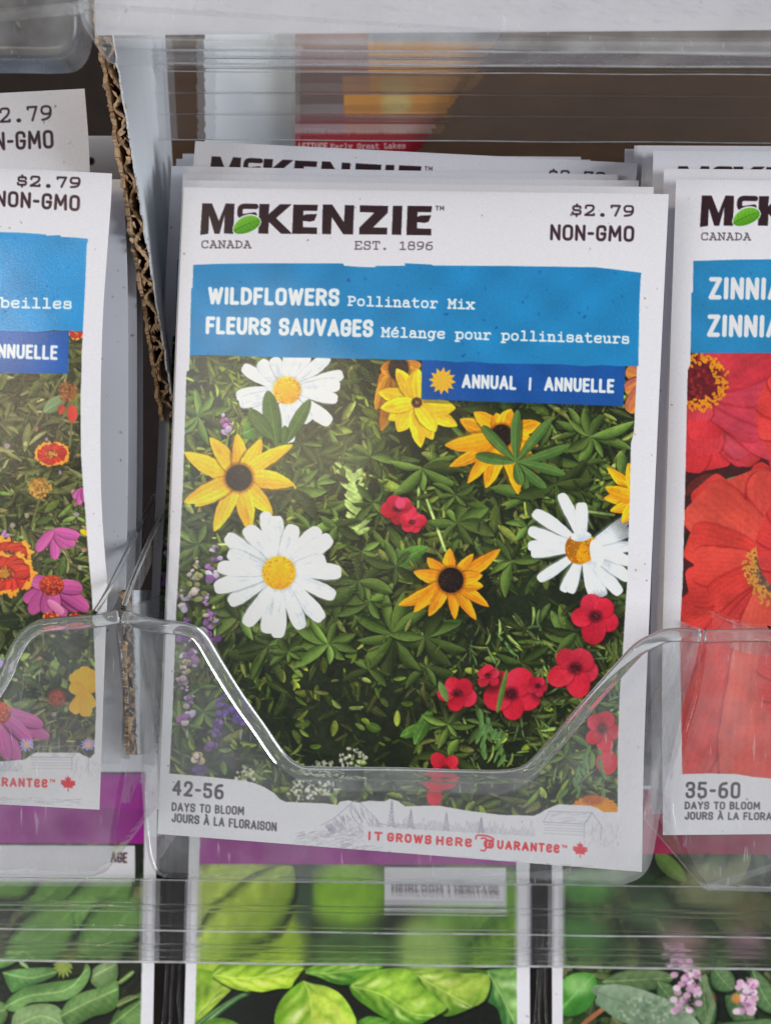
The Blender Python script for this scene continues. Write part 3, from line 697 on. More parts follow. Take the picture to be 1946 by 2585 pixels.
# ---- the wildflower packet
def art_main():
    A = Art(380, 455, 1712, 2222, .62, (22, 28, 16))
    def dark(u, v):
        d = 0
        for c, r in (((890, 1850), 220), ((690, 1790), 160), ((1240, 1570), 140), ((1260, 1900), 150), ((780, 1700), 110), ((1380, 1500), 90), ((1000, 1780), 130), ((560, 1900), 80), ((1100, 1010), 60)):
            d = max(d, 1 - ((u - c[0]) ** 2 + (v - c[1]) ** 2) / r ** 2)
        return max(0, d)
    pal = [(92, 122, 48), (74, 104, 38), (58, 88, 34), (104, 130, 62), (66, 96, 46), (50, 74, 30), (84, 108, 44)]
    bx = (430, 900, 1610, 2060)
    foliage(A, bx, 1500, [(40, 58, 24), (52, 72, 30), (34, 48, 22)], 20, 60, (.2, .5), dark)
    foliage(A, bx, 1300, pal, 26, 82, (.16, .34), dark)
    foliage(A, bx, 500, [(110, 142, 58), (126, 150, 74), (98, 134, 50), (86, 120, 44)], 14, 46, (.2, .42), dark)
    foliage(A, (430, 900, 760, 1250), 260, [(92, 126, 44), (110, 140, 56), (78, 112, 36)], 20, 60, (.16, .34))
    foliage(A, (480, 1640, 1560, 2040), 210, [(96, 136, 40), (120, 152, 56), (70, 110, 34), (104, 140, 70)], 12, 44, (.3, .55))
    foliage(A, (1180, 1580, 1600, 1960), 240, [(88, 122, 66), (100, 136, 70), (70, 110, 60)], 20, 60, (.1, .2))
    # stems
    for p in ([(1062, 1190), (1078, 1260), (1104, 1330), (1125, 1390)], [(1060, 1180), (1056, 1300)], [(1250, 1414), (1340, 1418)], [(480, 1377), (580, 1374)], [(1470, 1285), (1500, 1340)], [(1475, 1290), (1550, 1300)], [(540, 1480), (545, 1640)]):
        A.stroke(p, 9, (50, 66, 30)); A.stroke([(a - 1.5, b) for a, b in p], 6, (146, 168, 92))
    # green seed spike
    for i in range(16):
        t = i / 15; u = 868 + 30 * math.sin(t * 2.2) + t * 6; v = 1150 + t * 200
        for sgn in (-1, 1): A.leaf((u, v), (u + sgn * rng.uniform(20, 40), v - rng.uniform(10, 34)), 13, (158, 172, 108), (104, 124, 60), p0=.5, p1=.5, streak=.15)
        A.blob((u, v), 6, 9, (134, 154, 84))
    # big soft dark leaf blades
    for p, q, w in (((960, 1440), (1080, 1380), 44), ((1080, 1600), (1175, 1570), 36), ((1010, 1860), (1080, 1830), 30), ((1046, 1880), (1090, 1790), 34), ((600, 1100), (690, 1060), 50)):
        A.leaf(p, q, w, (70, 104, 40), (44, 72, 26), kt=.9, vein=(110, 140, 74), vw=.04)
    A.dapple(.62, 2.0, ((150, 1.0), (60, 1.0), (24, 1.0), (10, .8), (5, .6)), 3)
    foliage(A, bx, 300, [(70, 98, 38), (92, 124, 50), (46, 66, 28), (60, 84, 40)], 14, 52, (.16, .34), dark)
    # palmate leaves, in front of the mottled undergrowth
    for _ in range(90):
        u, v = rng.uniform(440, 1600), rng.uniform(920, 2000)
        if dark(u, v) < .35: palmate(A, (u, v), rng.uniform(50, 105), rng.integers(6, 10), rng.uniform(0, 6))
    for c, r, n in (((500, 1050), 90, 8), ((740, 1235), 92, 9), ((760, 1120), 80, 7), ((500, 1372), 80, 9), ((1065, 1182), 128, 9), ((1490, 1102), 110, 9), ((1402, 1222), 120, 8), ((1155, 1320), 96, 9), ((1150, 1250), 70, 7), ((829, 1627), 110, 9), ((991, 1600), 130, 9), ((728, 1646), 66, 7), ((904, 1468), 120, 7), ((1071, 1610), 110, 8), ((1130, 1830), 70, 7), ((455, 1830), 60, 8), ((930, 1690), 70, 7), ((1000, 1430), 90, 7), ((1220, 1830), 60, 6), ((850, 1330), 70, 6), ((700, 1300), 60, 6), ((1330, 1330), 60, 6)):
        palmate(A, c, r, n, rng.uniform(0, 6))
    foliage(A, bx, 150, [(100, 132, 56), (84, 116, 46), (120, 146, 70)], 12, 40, (.16, .3), dark)
    # pale lupines at the left
    wl = [(206, 200, 214), (176, 120, 176), (150, 96, 160), (214, 206, 190)]
    for c, h, k in (((566, 1068), 60, [(190, 120, 176), (200, 180, 206)]), ((540, 1420), 90, wl), ((494, 1460), 110, [(150, 160, 76), (176, 180, 110), (210, 204, 180)]), ((462, 1520), 60, wl), ((520, 1560), 120, wl), ((470, 1590), 60, [(110, 60, 130), (140, 84, 156)]), ((480, 1650), 70, wl), ((466, 1700), 80, [(206, 190, 110), (214, 200, 190)]), ((470, 1780), 100, wl), ((560, 1790), 90, [(96, 70, 156), (120, 80, 160), (150, 110, 176)]), ((600, 1820), 80, [(90, 70, 160), (112, 76, 156)]), ((545, 1850), 80, [(80, 62, 130), (120, 90, 150)]), ((500, 1940), 40, [(90, 60, 140), (70, 50, 110)]), ((500, 1905), 36, [(206, 190, 130), (226, 210, 170)])):
        lupine(A, c, h, k)
    # alyssum, tiny white flowers
    for c, rx, ry, n in (((890, 1915), 34, 26, 46), ((820, 1940), 50, 18, 46), ((800, 1975), 70, 34, 80), ((620, 1955), 30, 22, 30), ((780, 2000), 60, 20, 30)):
        stipple(A, c, rx, ry, n, [(214, 212, 200), (196, 196, 176), (226, 224, 216), (160, 166, 130)], 2.6, 5.2)
    # yellow coreopsis and an orange coneflower behind the label
    rudbeckia(A, (1006, 930), [(956, 985), (948, 1035), (962, 1088), (1002, 1020), (1064, 920), (1068, 962), (1056, 1004), (1034, 1010), (960, 930)], 25, 40, (228, 158, 34), (196, 104, 20), ry=30)
    rudbeckia(A, (1052, 1016), [(955, 990), (980, 1060), (1004, 1090), (1062, 1130), (1092, 1110), (1155, 1075), (1150, 1030), (1000, 930), (1055, 930), (960, 1030), (1100, 1090)], 12, 46, (250, 214, 24), (226, 172, 20), (190, 110, 40))
    # daisies, black-eyed susans, scarlet flax
    daisy(A, (724, 985), [(612, 925), (655, 912), (690, 902), (737, 880), (775, 893), (830, 898), (866, 944), (858, 970), (852, 1008), (835, 1068), (780, 1066), (728, 1118), (690, 1100), (642, 1040), (596, 1000), (604, 1020)], 35, 34)
    for p, q, w in (((699, 1127), (676, 986), 42), ((720, 1120), (783, 1008), 30), ((690, 1110), (628, 1032), 34), ((715, 1120), (720, 1074), 18)):
        A.leaf(p, q, w + 4, (20, 30, 14), (20, 30, 14), p0=.7, p1=.6, al=.7); A.leaf(p, q, w, (72, 104, 42), (50, 84, 30), p0=.7, p1=.6, kt=.9, streak=.06, vein=(108, 138, 74), vw=.05)
    rudbeckia(A, (603, 1206), [(465, 1142), (530, 1104), (598, 1094), (660, 1108), (740, 1122), (742, 1224), (688, 1298), (630, 1340), (540, 1342), (492, 1278), (464, 1268)], 33, 42, (252, 204, 20), (232, 164, 14))
    A.stroke([(728, 1222), (738, 1219), (746, 1232)], 5, (236, 176, 30))
    rudbeckia(A, (1266, 1100), [(1160, 1058), (1196, 1040), (1252, 1042), (1290, 1032), (1365, 1068), (1358, 1125), (1362, 1195), (1308, 1248), (1226, 1232), (1180, 1220), (1134, 1178), (1122, 1124)], 28, 40, ry=29)
    for q in ((1217, 1075), (1307, 1034), (1392, 1056), (1438, 1124), (1426, 1198), (1378, 1232), (1316, 1224), (1200, 1150)):
        A.leaf((1302, 1167), q, 30, (22, 32, 16), (22, 32, 16), p0=.8, p1=.5, al=.6); A.leaf((1302, 1167), q, 25, (92, 124, 58), (58, 92, 38), bend=rng.uniform(-.05, .05), p0=.8, p1=.5, kt=.9, vein=(124, 150, 84), vw=.05)
    daisy(A, (704, 1446), [(668, 1292), (622, 1330), (571, 1352), (697, 1302), (742, 1325), (806, 1334), (836, 1356), (822, 1412), (862, 1445), (846, 1506), (814, 1566), (762, 1588), (701, 1611), (672, 1599), (620, 1579), (578, 1523), (541, 1486), (549, 1432), (575, 1395)], 42, 40)
    flax(A, (1004, 1284), 42, .4, (184, 22, 46), squash=.8); flax(A, (1040, 1318), 32, 1.0, (204, 30, 54), squash=.7); A.blob((1010, 1270), 13, 15, (226, 70, 110), soft=.3)
    rudbeckia(A, (1138, 1465), [(1263, 1386), (1195, 1398), (1135, 1384), (1078, 1408), (1044, 1444), (1005, 1528), (1044, 1546), (1082, 1556), (1148, 1564), (1202, 1566), (1234, 1532), (1220, 1480), (1218, 1452)], 32, 32, (240, 176, 26), (206, 120, 18))
    daisy(A, (1472, 1384), [(1415, 1246), (1468, 1268), (1346, 1292), (1334, 1338), (1332, 1378), (1340, 1398), (1358, 1464), (1420, 1494), (1440, 1498), (1500, 1508), (1524, 1506), (1566, 1500), (1588, 1462), (1592, 1420), (1596, 1378), (1592, 1340), (1586, 1308)], 36, 30)
    A.blob((1462, 1385), 36, 40, (206, 136, 18), col2=(150, 86, 16), gx=-.7, gy=-.4); A.leaf((1468, 1420), (1474, 1366), 30, (232, 160, 20), (214, 140, 12), p0=.3, p1=.7)
    stipple(A, (1462, 1385), 34, 38, 90, [(190, 110, 10), (140, 76, 14), (230, 160, 30)], 1.2, 2.4)
    A.leaf((1440, 1356), (1492, 1352), 26, (230, 232, 236), (196, 204, 214), p0=.5, p1=.5); A.leaf((1500, 1362), (1512, 1430), 34, (236, 237, 241), (214, 218, 226), p0=.4, p1=.4)
    rudbeckia(A, (1620, 1262), [(1532, 1180), (1524, 1258), (1540, 1290), (1560, 1212), (1528, 1230), (1570, 1320), (1586, 1168)], 20, 34, (240, 190, 26))
    coneflower(A, (1640, 960), 0, [(1582, 930), (1578, 985), (1586, 1040)], w=44, pet=(226, 150, 40))
    flax(A, (1154, 1750), 50, .5, (206, 24, 48), squash=.8); flax(A, (1290, 1752), 66, .3); flax(A, (1232, 1706), 30, .9, (214, 40, 60)); flax(A, (1358, 1732), 26, .2, (196, 24, 50))
    A.leaf((1255, 1800), (1280, 1690), 14, (116, 146, 66), (70, 104, 40), p0=.4, p1=.5); A.leaf((1130, 1772), (1108, 1720), 20, (120, 150, 84), (90, 120, 60))
    flax(A, (1503, 1556), 60, .55); flax(A, (1452, 1688), 62, .2, (214, 34, 54))
    flax(A, (1124, 1945), 40, .3, (204, 30, 44), squash=1.1); A.blob((1096, 2012), 20, 24, (196, 40, 58)); A.blob((1110, 1975), 44, 22, (206, 40, 60), al=.9)
    flax(A, (1520, 1840), 46, .1, (208, 40, 56), squash=1.2); A.blob((1532, 1925), 27, 32, (206, 48, 62)); A.blob((1528, 1920), 18, 20, (222, 76, 92), soft=.4, al=.7)
    for p, q in (((1490, 1880), (1420, 2020)), ((1510, 1890), (1524, 2010)), ((1480, 1900), (1450, 2000)), ((1230, 1810), (1220, 1920)), ((1240, 1830), (1284, 1925)), ((1210, 1790), (1214, 1860)), ((1226, 1830), (1290, 1856))):
        for k in range(5):
            m = mixc(p, q, k / 5); A.leaf(m, (m[0] + rng.uniform(-22, 22), m[1] + rng.uniform(14, 44)), 11, (112, 146, 82), (70, 110, 56), p0=.5, p1=.6)
    for th in np.linspace(3.3, 6.1, 14):
        A.leaf((1500, 2062), (1500 + math.cos(th) * 70, 2062 + math.sin(th) * 54), 24, (226, 150, 50), (196, 104, 40), p0=.4, p1=.5)
    A.blob((1496, 2020), 26, 14, (176, 96, 46), soft=.4)
    A.dapple(.86, 1.12, ((40, 1.0), (14, 1.0), (5, 1.0)), 9)
    A.L[:] = 2
    # paper around the picture
    pic = [(480, 890), (477, 936), (471, 938), (462, 1220), (452, 1422), (445, 1540), (436, 1792), (428, 1953), (531, 1962), (611, 1971), (638, 1976), (668, 1988), (691, 2002), (706, 2018), (722, 2025), (824, 2029), (851, 2033), (858, 2024), (880, 2021), (904, 2027), (931, 2022), (971, 2024), (985, 2017), (1005, 2023), (1022, 2036), (1066, 2035), (1111, 2035), (1178, 2047), (1267, 2058), (1347, 2060), (1362, 2054), (1378, 2044), (1409, 2031), (1489, 2035), (1508, 2041), (1524, 2051), (1559, 2051), (1559, 1880), (1564, 1750), (1571, 1654), (1582, 1479), (1590, 1244), (1592, 1120), (1600, 1090), (1608, 920), (1100, 880)]
    A.poly(pic, PAPER, 0, out=True)
    paper_specks(A, (400, 470, 1690, 2200), 330, None if False else (lambda u, v: v < 660 or v > 2060 or u < 440 or u > 1600))
    band = [(488, 668), (560, 665), (700, 664), (866, 664.5), (868, 670), (905, 673), (947, 674), (948, 671), (1023, 670), (1021, 664), (1090, 667), (1092, 669.5), (1300, 671), (1502, 674), (1540, 678), (1580, 683), (1619, 688), (1617, 700), (1614, 760), (1611, 924), (1562, 924), (1520, 921), (1470, 924), (1420, 919), (1327, 918), (1240, 917), (1190, 912), (1154, 914), (1100, 909), (1000, 908), (971, 907), (800, 903), (672, 901), (560, 897), (479, 896), (481, 800), (483, 727), (486, 726)]
    A.poly([(1064.6, 905), (1579, 920), (1572.7, 1025), (1063.4, 1008)], (22, 76, 146), 3, tex=band_tex(4))
    A.poly([(1066, 1008), (1570, 1025), (1569, 1034), (1070, 1017)], (16, 24, 20), al=.4)
    A.poly(band, BAND, 1, tex=band_tex(3))
    A.speck((490, 675, 1610, 905), 170, [(20, 92, 160), (16, 78, 142), (24, 104, 172)], 2, 9, None, .85)
    A.blob((606, 985), 1, 1, (200, 200, 200), al=0)
    sun_emblem(A, (1116.5, 961), 35, 8)
    wht = (214, 219, 226)
    text(A, 'ANNUAL', (1165, 979.5), (1303, 984.5), 36, 7.4, wht, 'sans', 9)
    A.stroke([(1338.5, 955), (1337, 983)], 6, wht, 9)
    text(A, 'ANNUELLE', (1373, 986.5), (1550, 992.5), 36, 7.4, wht, 'sans', 9)
    text(A, 'WILDFLOWERS', (524, 768), (856, 772.5), 45, 9.6, wht, 'sans', 7)
    text(A, 'FLEURS SAUVAGES', (518.5, 843), (941.4, 851), 45, 9.6, wht, 'sans', 7)
    text(A, 'Pollinator Mix', (878, 772), (1197, 781), 26, 4.6, wht, 'type', 7)
    text(A, 'Mélange pour pollinisateurs', (963, 851), (1589, 868), 26, 4.6, wht, 'type', 7)
    header(A)
    ink = (58, 52, 58)
    text(A, '42-56', (434, 2008), (564, 2020), 39, 6.8, ink, 'sans', 10, gap=.38)
    text(A, 'DAYS TO BLOOM', (433, 2048), (616, 2059), 22, 4.0, ink, 'sans', 10)
    text(A, 'JOURS À LA FLORAISON', (433, 2076), (698, 2100), 23, 4.2, ink, 'sans', 10)
    footer(A, (929, 2122))
    A.grain(.012)
    return A

# ---- the bee mix packet at the left
def art_left():
    A = Art(-1000, 420, 300, 2070, .6, (34, 42, 24))
    pal = [(104, 124, 74), (88, 108, 56), (74, 94, 48), (120, 138, 88), (96, 112, 70)]
    foliage(A, (-40, 840, 250, 1940), 700, [(52, 66, 34), (70, 62, 40), (40, 50, 28)], 20, 50, (.2, .5))
    foliage(A, (-40, 840, 250, 1940), 700, pal, 22, 80, (.14, .28))
    foliage(A, (-40, 1250, 250, 1700), 160, [(100, 140, 64), (120, 150, 80), (84, 128, 60)], 16, 50, (.2, .4))
    foliage(A, (-990, 840, -40, 1940), 900, pal, 30, 100, (.15, .3))
    foliage(A, (-20, 1560, 240, 1780), 90, [(36, 56, 30), (50, 76, 40), (96, 130, 70)], 30, 70, (.3, .5))
    A.dapple(.5, 1.7, ((120, 1.0), (50, 1.0), (22, 1.0), (9, .8), (5, .6)), 4)
    for _ in range(60): A.blob((rng.uniform(-30, 230), rng.uniform(880, 1900)), rng.uniform(3, 8), rng.uniform(3, 7), [(190, 170, 160), (170, 110, 90), (180, 190, 110), (190, 160, 190)][rng.integers(4)], al=.7)
    for p in ([(130, 1180), (104, 1240), (80, 1330)], [(150, 960), (110, 1040), (70, 1110)], [(182, 1050), (176, 1130)]): A.stroke(p, 6, (96, 96, 54))
    A.leaf((110, 1040), (168, 1000), 34, (118, 140, 100), (84, 110, 66), vein=(150, 170, 120))
    stipple(A, (171, 988), 24, 26, 130, [(120, 66, 36), (150, 76, 36), (96, 40, 28), (170, 110, 40)], 2, 4)
    A.leaf((180, 1020), (184, 1068), 26, (206, 56, 44), (176, 40, 36)); A.leaf((160, 1020), (150, 1046), 18, (190, 50, 40), (150, 40, 36))
    gaillardia(A, (191, 836), 22, 24, 9, 0)
    gaillardia(A, (130, 1146), 47, 33, 17, .2)
    stipple(A, (102, 1232), 28, 26, 190, [(170, 116, 42), (190, 140, 60), (140, 84, 34), (206, 156, 70)], 2, 3.6)
    coneflower(A, (136, 1338), 0, [(104, 1372), (138, 1412), (168, 1384), (189, 1377), (200, 1354), (92, 1392)], w=26, pet=(204, 92, 160))
    coneflower(A, (212, 1232), 0, [(184, 1256), (198, 1274), (216, 1268)], w=18, pet=(206, 110, 170))
    coneflower(A, (3, 1357), 0, [(22, 1376), (25, 1350), (8, 1384), (14, 1338), (-10, 1380)], w=9, pet=(176, 160, 206)); A.blob((3, 1358), 7, 7, (220, 160, 40))
    gaillardia(A, (18, 1404), 68, 44, 15, .1, (214, 60, 34)); gaillardia(A, (9, 1448), 82, 56, 15, .3, (214, 56, 38))
    coneflower(A, (130, 1478), 31, [(60, 1516), (81, 1467), (76, 1548), (115, 1550), (161, 1560), (199, 1542), (223, 1540), (208, 1487), (140, 1540)], w=36)
    A.leaf((120, 1515), (160, 1550), 22, (226, 150, 180), (196, 96, 150), p0=.5, p1=.35)
    for c in ((130, 1560), (190, 1562)): gaillardia(A, c, 22, 14, 9)
    A.leaf((209, 1350), (216, 1338), 24, (240, 190, 30), (220, 160, 20))
    for q in ((182, 1700), (196, 1690), (214, 1682), (232, 1690), (244, 1720), (176, 1730), (200, 1770), (230, 1790), (182, 1800), (216, 1810)):
        A.leaf((216, 1748), q, 34, (236, 180, 24), (220, 150, 14), p0=.5, p1=.3, kt=.7, streak=.12)
    A.blob((144, 1762), 22, 22, (140, 66, 44), soft=.4); stipple(A, (144, 1762), 20, 18, 40, [(180, 80, 50), (110, 50, 40)], 2, 3)
    coneflower(A, (-6, 1800), 34, [(64, 1812), (124, 1862), (108, 1832), (47, 1922), (20, 1920), (80, 1880), (-30, 1900)], (206, 90, 40), w=34, pet=(190, 96, 156))
    for c in ((224, 1881), (67, 1881), (13, 1677)):
        for th in np.arange(0, 6.2, .4): A.leaf(c, (c[0] + math.cos(th + rng.uniform(-.15, .15)) * rng.uniform(16, 25), c[1] + math.sin(th) * rng.uniform(14, 22)), 5, jit((182, 166, 212), .1), (146, 128, 186))
        A.blob(c, 6, 6, (220, 160, 90))
    for _ in range(6): flax(A, (rng.uniform(-900, -80), rng.uniform(900, 1850)), 50, rng.uniform(0, 1), (206, 60, 50))
    for k in range(6): coneflower(A, (-120 - 130 * k, 1000 + (k * 331) % 800), 30, [(-120 - 130 * k + 80 * math.cos(t), 1000 + (k * 331) % 800 + 70 * math.sin(t)) for t in np.arange(0, 6.2, .6)])
    A.L[:] = 2
    pic = [(-990, 780), (209, 836), (206, 900), (205, 960), (203, 1000), (204, 1144), (209, 1220), (215, 1288), (222, 1390), (231, 1490), (236, 1580), (240, 1700), (242, 1800), (238, 1903), (227, 1914), (212, 1908), (200, 1901), (90, 1900), (76, 1908), (63, 1918), (0, 1923), (-200, 1920), (-960, 1880), (-990, 1880)]
    A.poly(pic, PAPER, 0, out=True)
    paper_specks(A, (-300, 430, 300, 2060), 120, lambda u, v: v < 580 or v > 1930 or u > 205)
    band = [(-980, 540), (0, 585), (60, 587), (115, 591), (118, 594), (152, 593), (154, 597), (190, 599), (222, 602), (222, 608), (219, 616), (215, 720), (209, 836), (140, 833), (90, 837), (0, 834), (-975, 790)]
    A.poly([(-420, 826), (174, 836), (172, 943), (-430, 940)], (30, 84, 158), 3, tex=band_tex(8))
    A.poly(band, (36, 134, 192), 1, tex=band_tex(7))
    A.speck((-300, 600, 210, 830), 110, [(20, 92, 160), (16, 84, 150), (26, 108, 176)], 2, 8, None, .85)
    wht = (214, 219, 226)
    text(A, 'abeilles', (-26, 776.5), (182, 780), 27, 4.8, wht, 'type', 7)
    text(A, 'ANNUELLE', (-33, 903), (145, 908.5), 37, 7.4, wht, 'sans', 9)
    text(A, '$2.79', (41, 470), (204, 475), 29, 5.4, (56, 36, 44), 'type', 6)
    text(A, 'NON-GMO', (-12, 520), (201, 533), 41, 7.2, (56, 36, 44), 'sans', 6)
    footer(A, (-364, 1975), (1.0, .03))
    A.grain(.012)
    return A

def art_raised():
    A = Art(-1000, 190, 240, 1900, .6, PAPER)
    paper_specks(A, (-100, 200, 230, 460), 40, lambda u, v: True)
    A.poly([(-990, 470), (170, 480), (160, 700), (-990, 690)], (36, 134, 192), 1, tex=band_tex(7))
    A.poly([(-990, 690), (160, 700), (120, 1780), (-990, 1760)], (70, 90, 50), 2)
    text(A, '$2.79', (-36, 312), (133, 302.5), 39, 5.4, (56, 36, 44), 'type', 6, up=(-.05, -1))
    text(A, 'NON-GMO', (-75, 382), (136, 373.5), 47, 7.2, (56, 36, 44), 'sans', 6, up=(-.05, -1))
    A.grain(.012)
    return A

def art_left_back(k):
    A = Art(-900, 400, 380, 2080, .5, (204, 203, 208))
    paper_specks(A, (150, 420, 370, 2060), 60, None)
    A.poly([(-880, 640), (210, 650), (200, 880), (-880, 880)], (36, 134, 192), 1)
    A.poly([(-880, 880), (200, 880), (205, 1900), (-880, 1900)], (60, 78, 44), 2)
    return A

# ---- the zinnia packet at the right
def art_right():
    A = Art(1655, 435, 2960, 2130, .6, (60, 26, 26))
    Z = lambda x, y: (1600 + x / 3.4566, 860 + y / 3.4566)
    def pet(p, q, w, c, bend=0, p1=.14, ka=.2):
        A.leaf(p, q, w * 1.05 + 5, (120, 16, 24), (140, 24, 30), bend=bend, p0=.4, p1=p1, al=.5, soft=5)
        A.leaf(p, q, w, mixc(c, (240, 120, 110), .18), mixc(c, (150, 24, 30), .4), bend=bend, p0=.4, p1=p1, kt=rng.choice([-1, 1]) * .5, ka=ka, streak=.09, fr=26, wv=.025, wf=14)
        n = int(w / 7)
    foliage(A, (1700, 860, 2900, 1970), 110, [(90, 34, 32), (60, 36, 30), (60, 70, 44)], 40, 110, (.3, .6))
    for _ in range(90):
        u, v = rng.uniform(1720, 2300), rng.uniform(900, 1960); th = rng.uniform(0, 6.28)
        if 1170 < v < 1330 and u < 1800: continue
        pet((u, v), (u + 120 * math.cos(th), v + 120 * math.sin(th)), 90, jit((200, 54, 50), .08))
    A.leaf(Z(640, 1330), Z(1010, 1190), 34, (92, 126, 80), (64, 96, 58), vein=(120, 150, 110))
    # upper pink-red bloom
    c = Z(560, 360)
    for q, w, k in ((Z(700, 1120), 110, (206, 46, 52)), (Z(1060, 1020), 120, (202, 52, 66)), (Z(430, 1140), 120, (206, 48, 54)), (Z(1040, 950), 120, (196, 66, 88)), (Z(600, 1000), 110, (206, 52, 60)), (Z(1330, 900), 140, (200, 54, 76)), (Z(620, 860), 90, (204, 46, 56)), (Z(1190, 700), 150, (196, 62, 86)), (Z(1560, 640), 150, (200, 60, 84)), (Z(1500, 260), 190, (200, 60, 84)), (Z(1300, -120), 190, (200, 50, 66)), (Z(560, 690), 80, (200, 58, 74))):
        pet(c, q, w * .95, k, rng.uniform(-.03, .03))
    A.blob(c, 66, 60, (96, 24, 30), soft=.25); stipple(A, c, 56, 50, 90, [(120, 30, 34), (76, 18, 26), (150, 40, 40)], 3, 6)
    for th in np.arange(-1.9, 2.2, .2):
        for rr in (52, 62, 68):
            u, v = c[0] + math.cos(th) * rr + rng.uniform(-6, 6), c[1] + math.sin(th) * rr + rng.uniform(-5, 5)
            for k in range(3): A.leaf((u, v), (u + rng.uniform(-11, 11), v + rng.uniform(-11, 11)), 7, (222, 150, 30), (196, 110, 24))
    # lower orange-red bloom
    c = Z(1230, 2000)
    for q, w, k in ((Z(300, 2700), 130, (206, 54, 48)), (Z(420, 2450), 110, (212, 58, 50)), (Z(600, 1240), 120, (206, 62, 50)), (Z(470, 2160), 120, (218, 60, 48)), (Z(900, 1180), 190, (216, 78, 58)), (Z(1300, 1150), 190, (214, 70, 56)), (Z(540, 1370), 170, (216, 80, 60)), (Z(470, 1740), 120, (220, 66, 50)), (Z(520, 1960), 110, (222, 70, 54)), (Z(700, 2300), 110, (214, 60, 48)), (Z(2000, 1300), 200, (216, 70, 56)), (Z(2100, 2000), 200, (216, 70, 56))):
        pet(c, q, w * .9, k, rng.uniform(-.04, .04))
    for q, w, k in ((Z(820, 2760), 130, (214, 66, 54)), (Z(560, 3000), 120, (216, 66, 54)), (Z(300, 3260), 120, (212, 58, 50)), (Z(980, 3300), 170, (218, 104, 80)), (Z(700, 3640), 160, (216, 70, 56)), (Z(1260, 3560), 200, (218, 110, 86)), (Z(420, 3800), 150, (210, 60, 52)), (Z(1500, 3000), 200, (216, 90, 70)), (Z(2200, 3300), 220, (216, 80, 60)), (Z(1000, 3900), 190, (214, 84, 64))):
        pet(Z(1150, 2150), q, w * .9, k, rng.uniform(-.05, .05))
    A.blob(c, 62, 66, (96, 70, 60), soft=.3); stipple(A, c, 60, 64, 160, [(120, 90, 70), (80, 60, 56), (150, 110, 70)], 2.5, 5)
    for th in np.arange(1.8, 4.9, .16):
        for rr in (54, 64, 72):
            u, v = c[0] + math.cos(th) * rr + rng.uniform(-7, 7), c[1] + math.sin(th) * rr * 1.1 + rng.uniform(-6, 6)
            for k in range(3): A.leaf((u, v), (u + rng.uniform(-11, 11), v + rng.uniform(-11, 11)), 7, (214, 156, 70), (190, 120, 46))
    for k in range(10):
        cc = (2060 + (k % 4) * 260, 1050 + (k // 4) * 330)
        for t in np.arange(0, 6.2, .5): pet(cc, (cc[0] + 150 * math.cos(t), cc[1] + 150 * math.sin(t)), 90, (212, 60, 54))
        A.blob(cc, 40, 40, (190, 130, 40))
    A.dapple(.8, 1.16, ((90, 1.0), (30, 1.0), (8, .6)), 5)
    A.L[:] = 2
    pic = [(1743, 880), (1742, 920), (1736, 935), (1734, 1010), (1730, 1200), (1723, 1470), (1716, 1590), (1719, 1760), (1722, 1955), (1790, 1953), (1860, 1955), (1900, 1962), (1946, 1966), (2300, 1990), (2830, 1980), (2920, 900)]
    A.poly(pic, PAPER, 0, out=True)
    paper_specks(A, (1680, 455, 2250, 2110), 120, lambda u, v: v < 640 or v > 1970 or u < 1728)
    A.poly([(1750, 658), (1850, 655), (2000, 653), (2400, 660), (2890, 665), (2885, 900), (1946, 891), (1743, 891), (1745, 740), (1749, 736)], (36, 120, 168), 1, tex=band_tex(12))
    A.speck((1752, 665, 2300, 885), 80, [(22, 88, 140), (20, 80, 130), (28, 104, 160)], 2, 8, None, .85)
    wht = (208, 206, 208)
    text(A, 'ZINNIA', (1788, 755.5), (1975, 757), 57, 11.5, wht, 'sans', 7, gap=.38)
    text(A, 'ZINNIA', (1784, 850), (1971, 852), 57, 11.5, wht, 'sans', 7, gap=.38)
    header(A, (1261, -20))
    ink = (70, 64, 70)
    text(A, '35-60', (1730, 2016), (1868, 2017), 42, 6.8, ink, 'sans', 10, gap=.38)
    text(A, 'DAYS TO BLOOM', (1728, 2044), (1918, 2045), 20, 4, ink, 'sans', 10)
    text(A, 'JOURS À LA FLORAISON', (1728, 2070), (2000, 2072), 20, 4, ink, 'sans', 10)
    footer(A, (2220, 2070), (1, 0.0))
    A.grain(.012)
    return A

# ---- the herb packets of the row below
def bigleaf(A, p, q, w, c0, c1, bend=0, vein=(170, 190, 130), side=6, hi=None, wv=.014, quilt=.35, p0=.75, p1=.66):
    wf = rng.uniform(30, 60)
    A.leaf(p, (q[0] + 5, q[1] + 8), w * 1.12 + 6, (14, 18, 12), (14, 18, 12), bend=bend, p0=p0, p1=p1, al=.75, soft=3)
    A.leaf(p, q, w, c0, c1, bend=bend, p0=p0, p1=p1, kt=rng.choice([-1, 1]) * .75, ka=rng.uniform(-.25, .25), side=side, vein=vein, vw=.018, edge=mixc(c1, (24, 34, 16), .4), wv=wv, wf=wf, quilt=quilt)
    p = np.asarray(p, float); q = np.asarray(q, float); n = np.array([-(q - p)[1], (q - p)[0]]) / np.linalg.norm(q - p)
    if hi is not None:
        for k in range(7):
            f = rng.uniform(.2, .75); sd = rng.choice([-1, 1]) * rng.uniform(.1, .32); m = p * (1 - f) + q * f + n * w * sd * (1 - abs(f - .45))
            e = m + (q - p) * .12 + n * w * sd * .35
            A.leaf(m, e, w * .09, hi, hi, soft=3, al=rng.uniform(.3, .7))

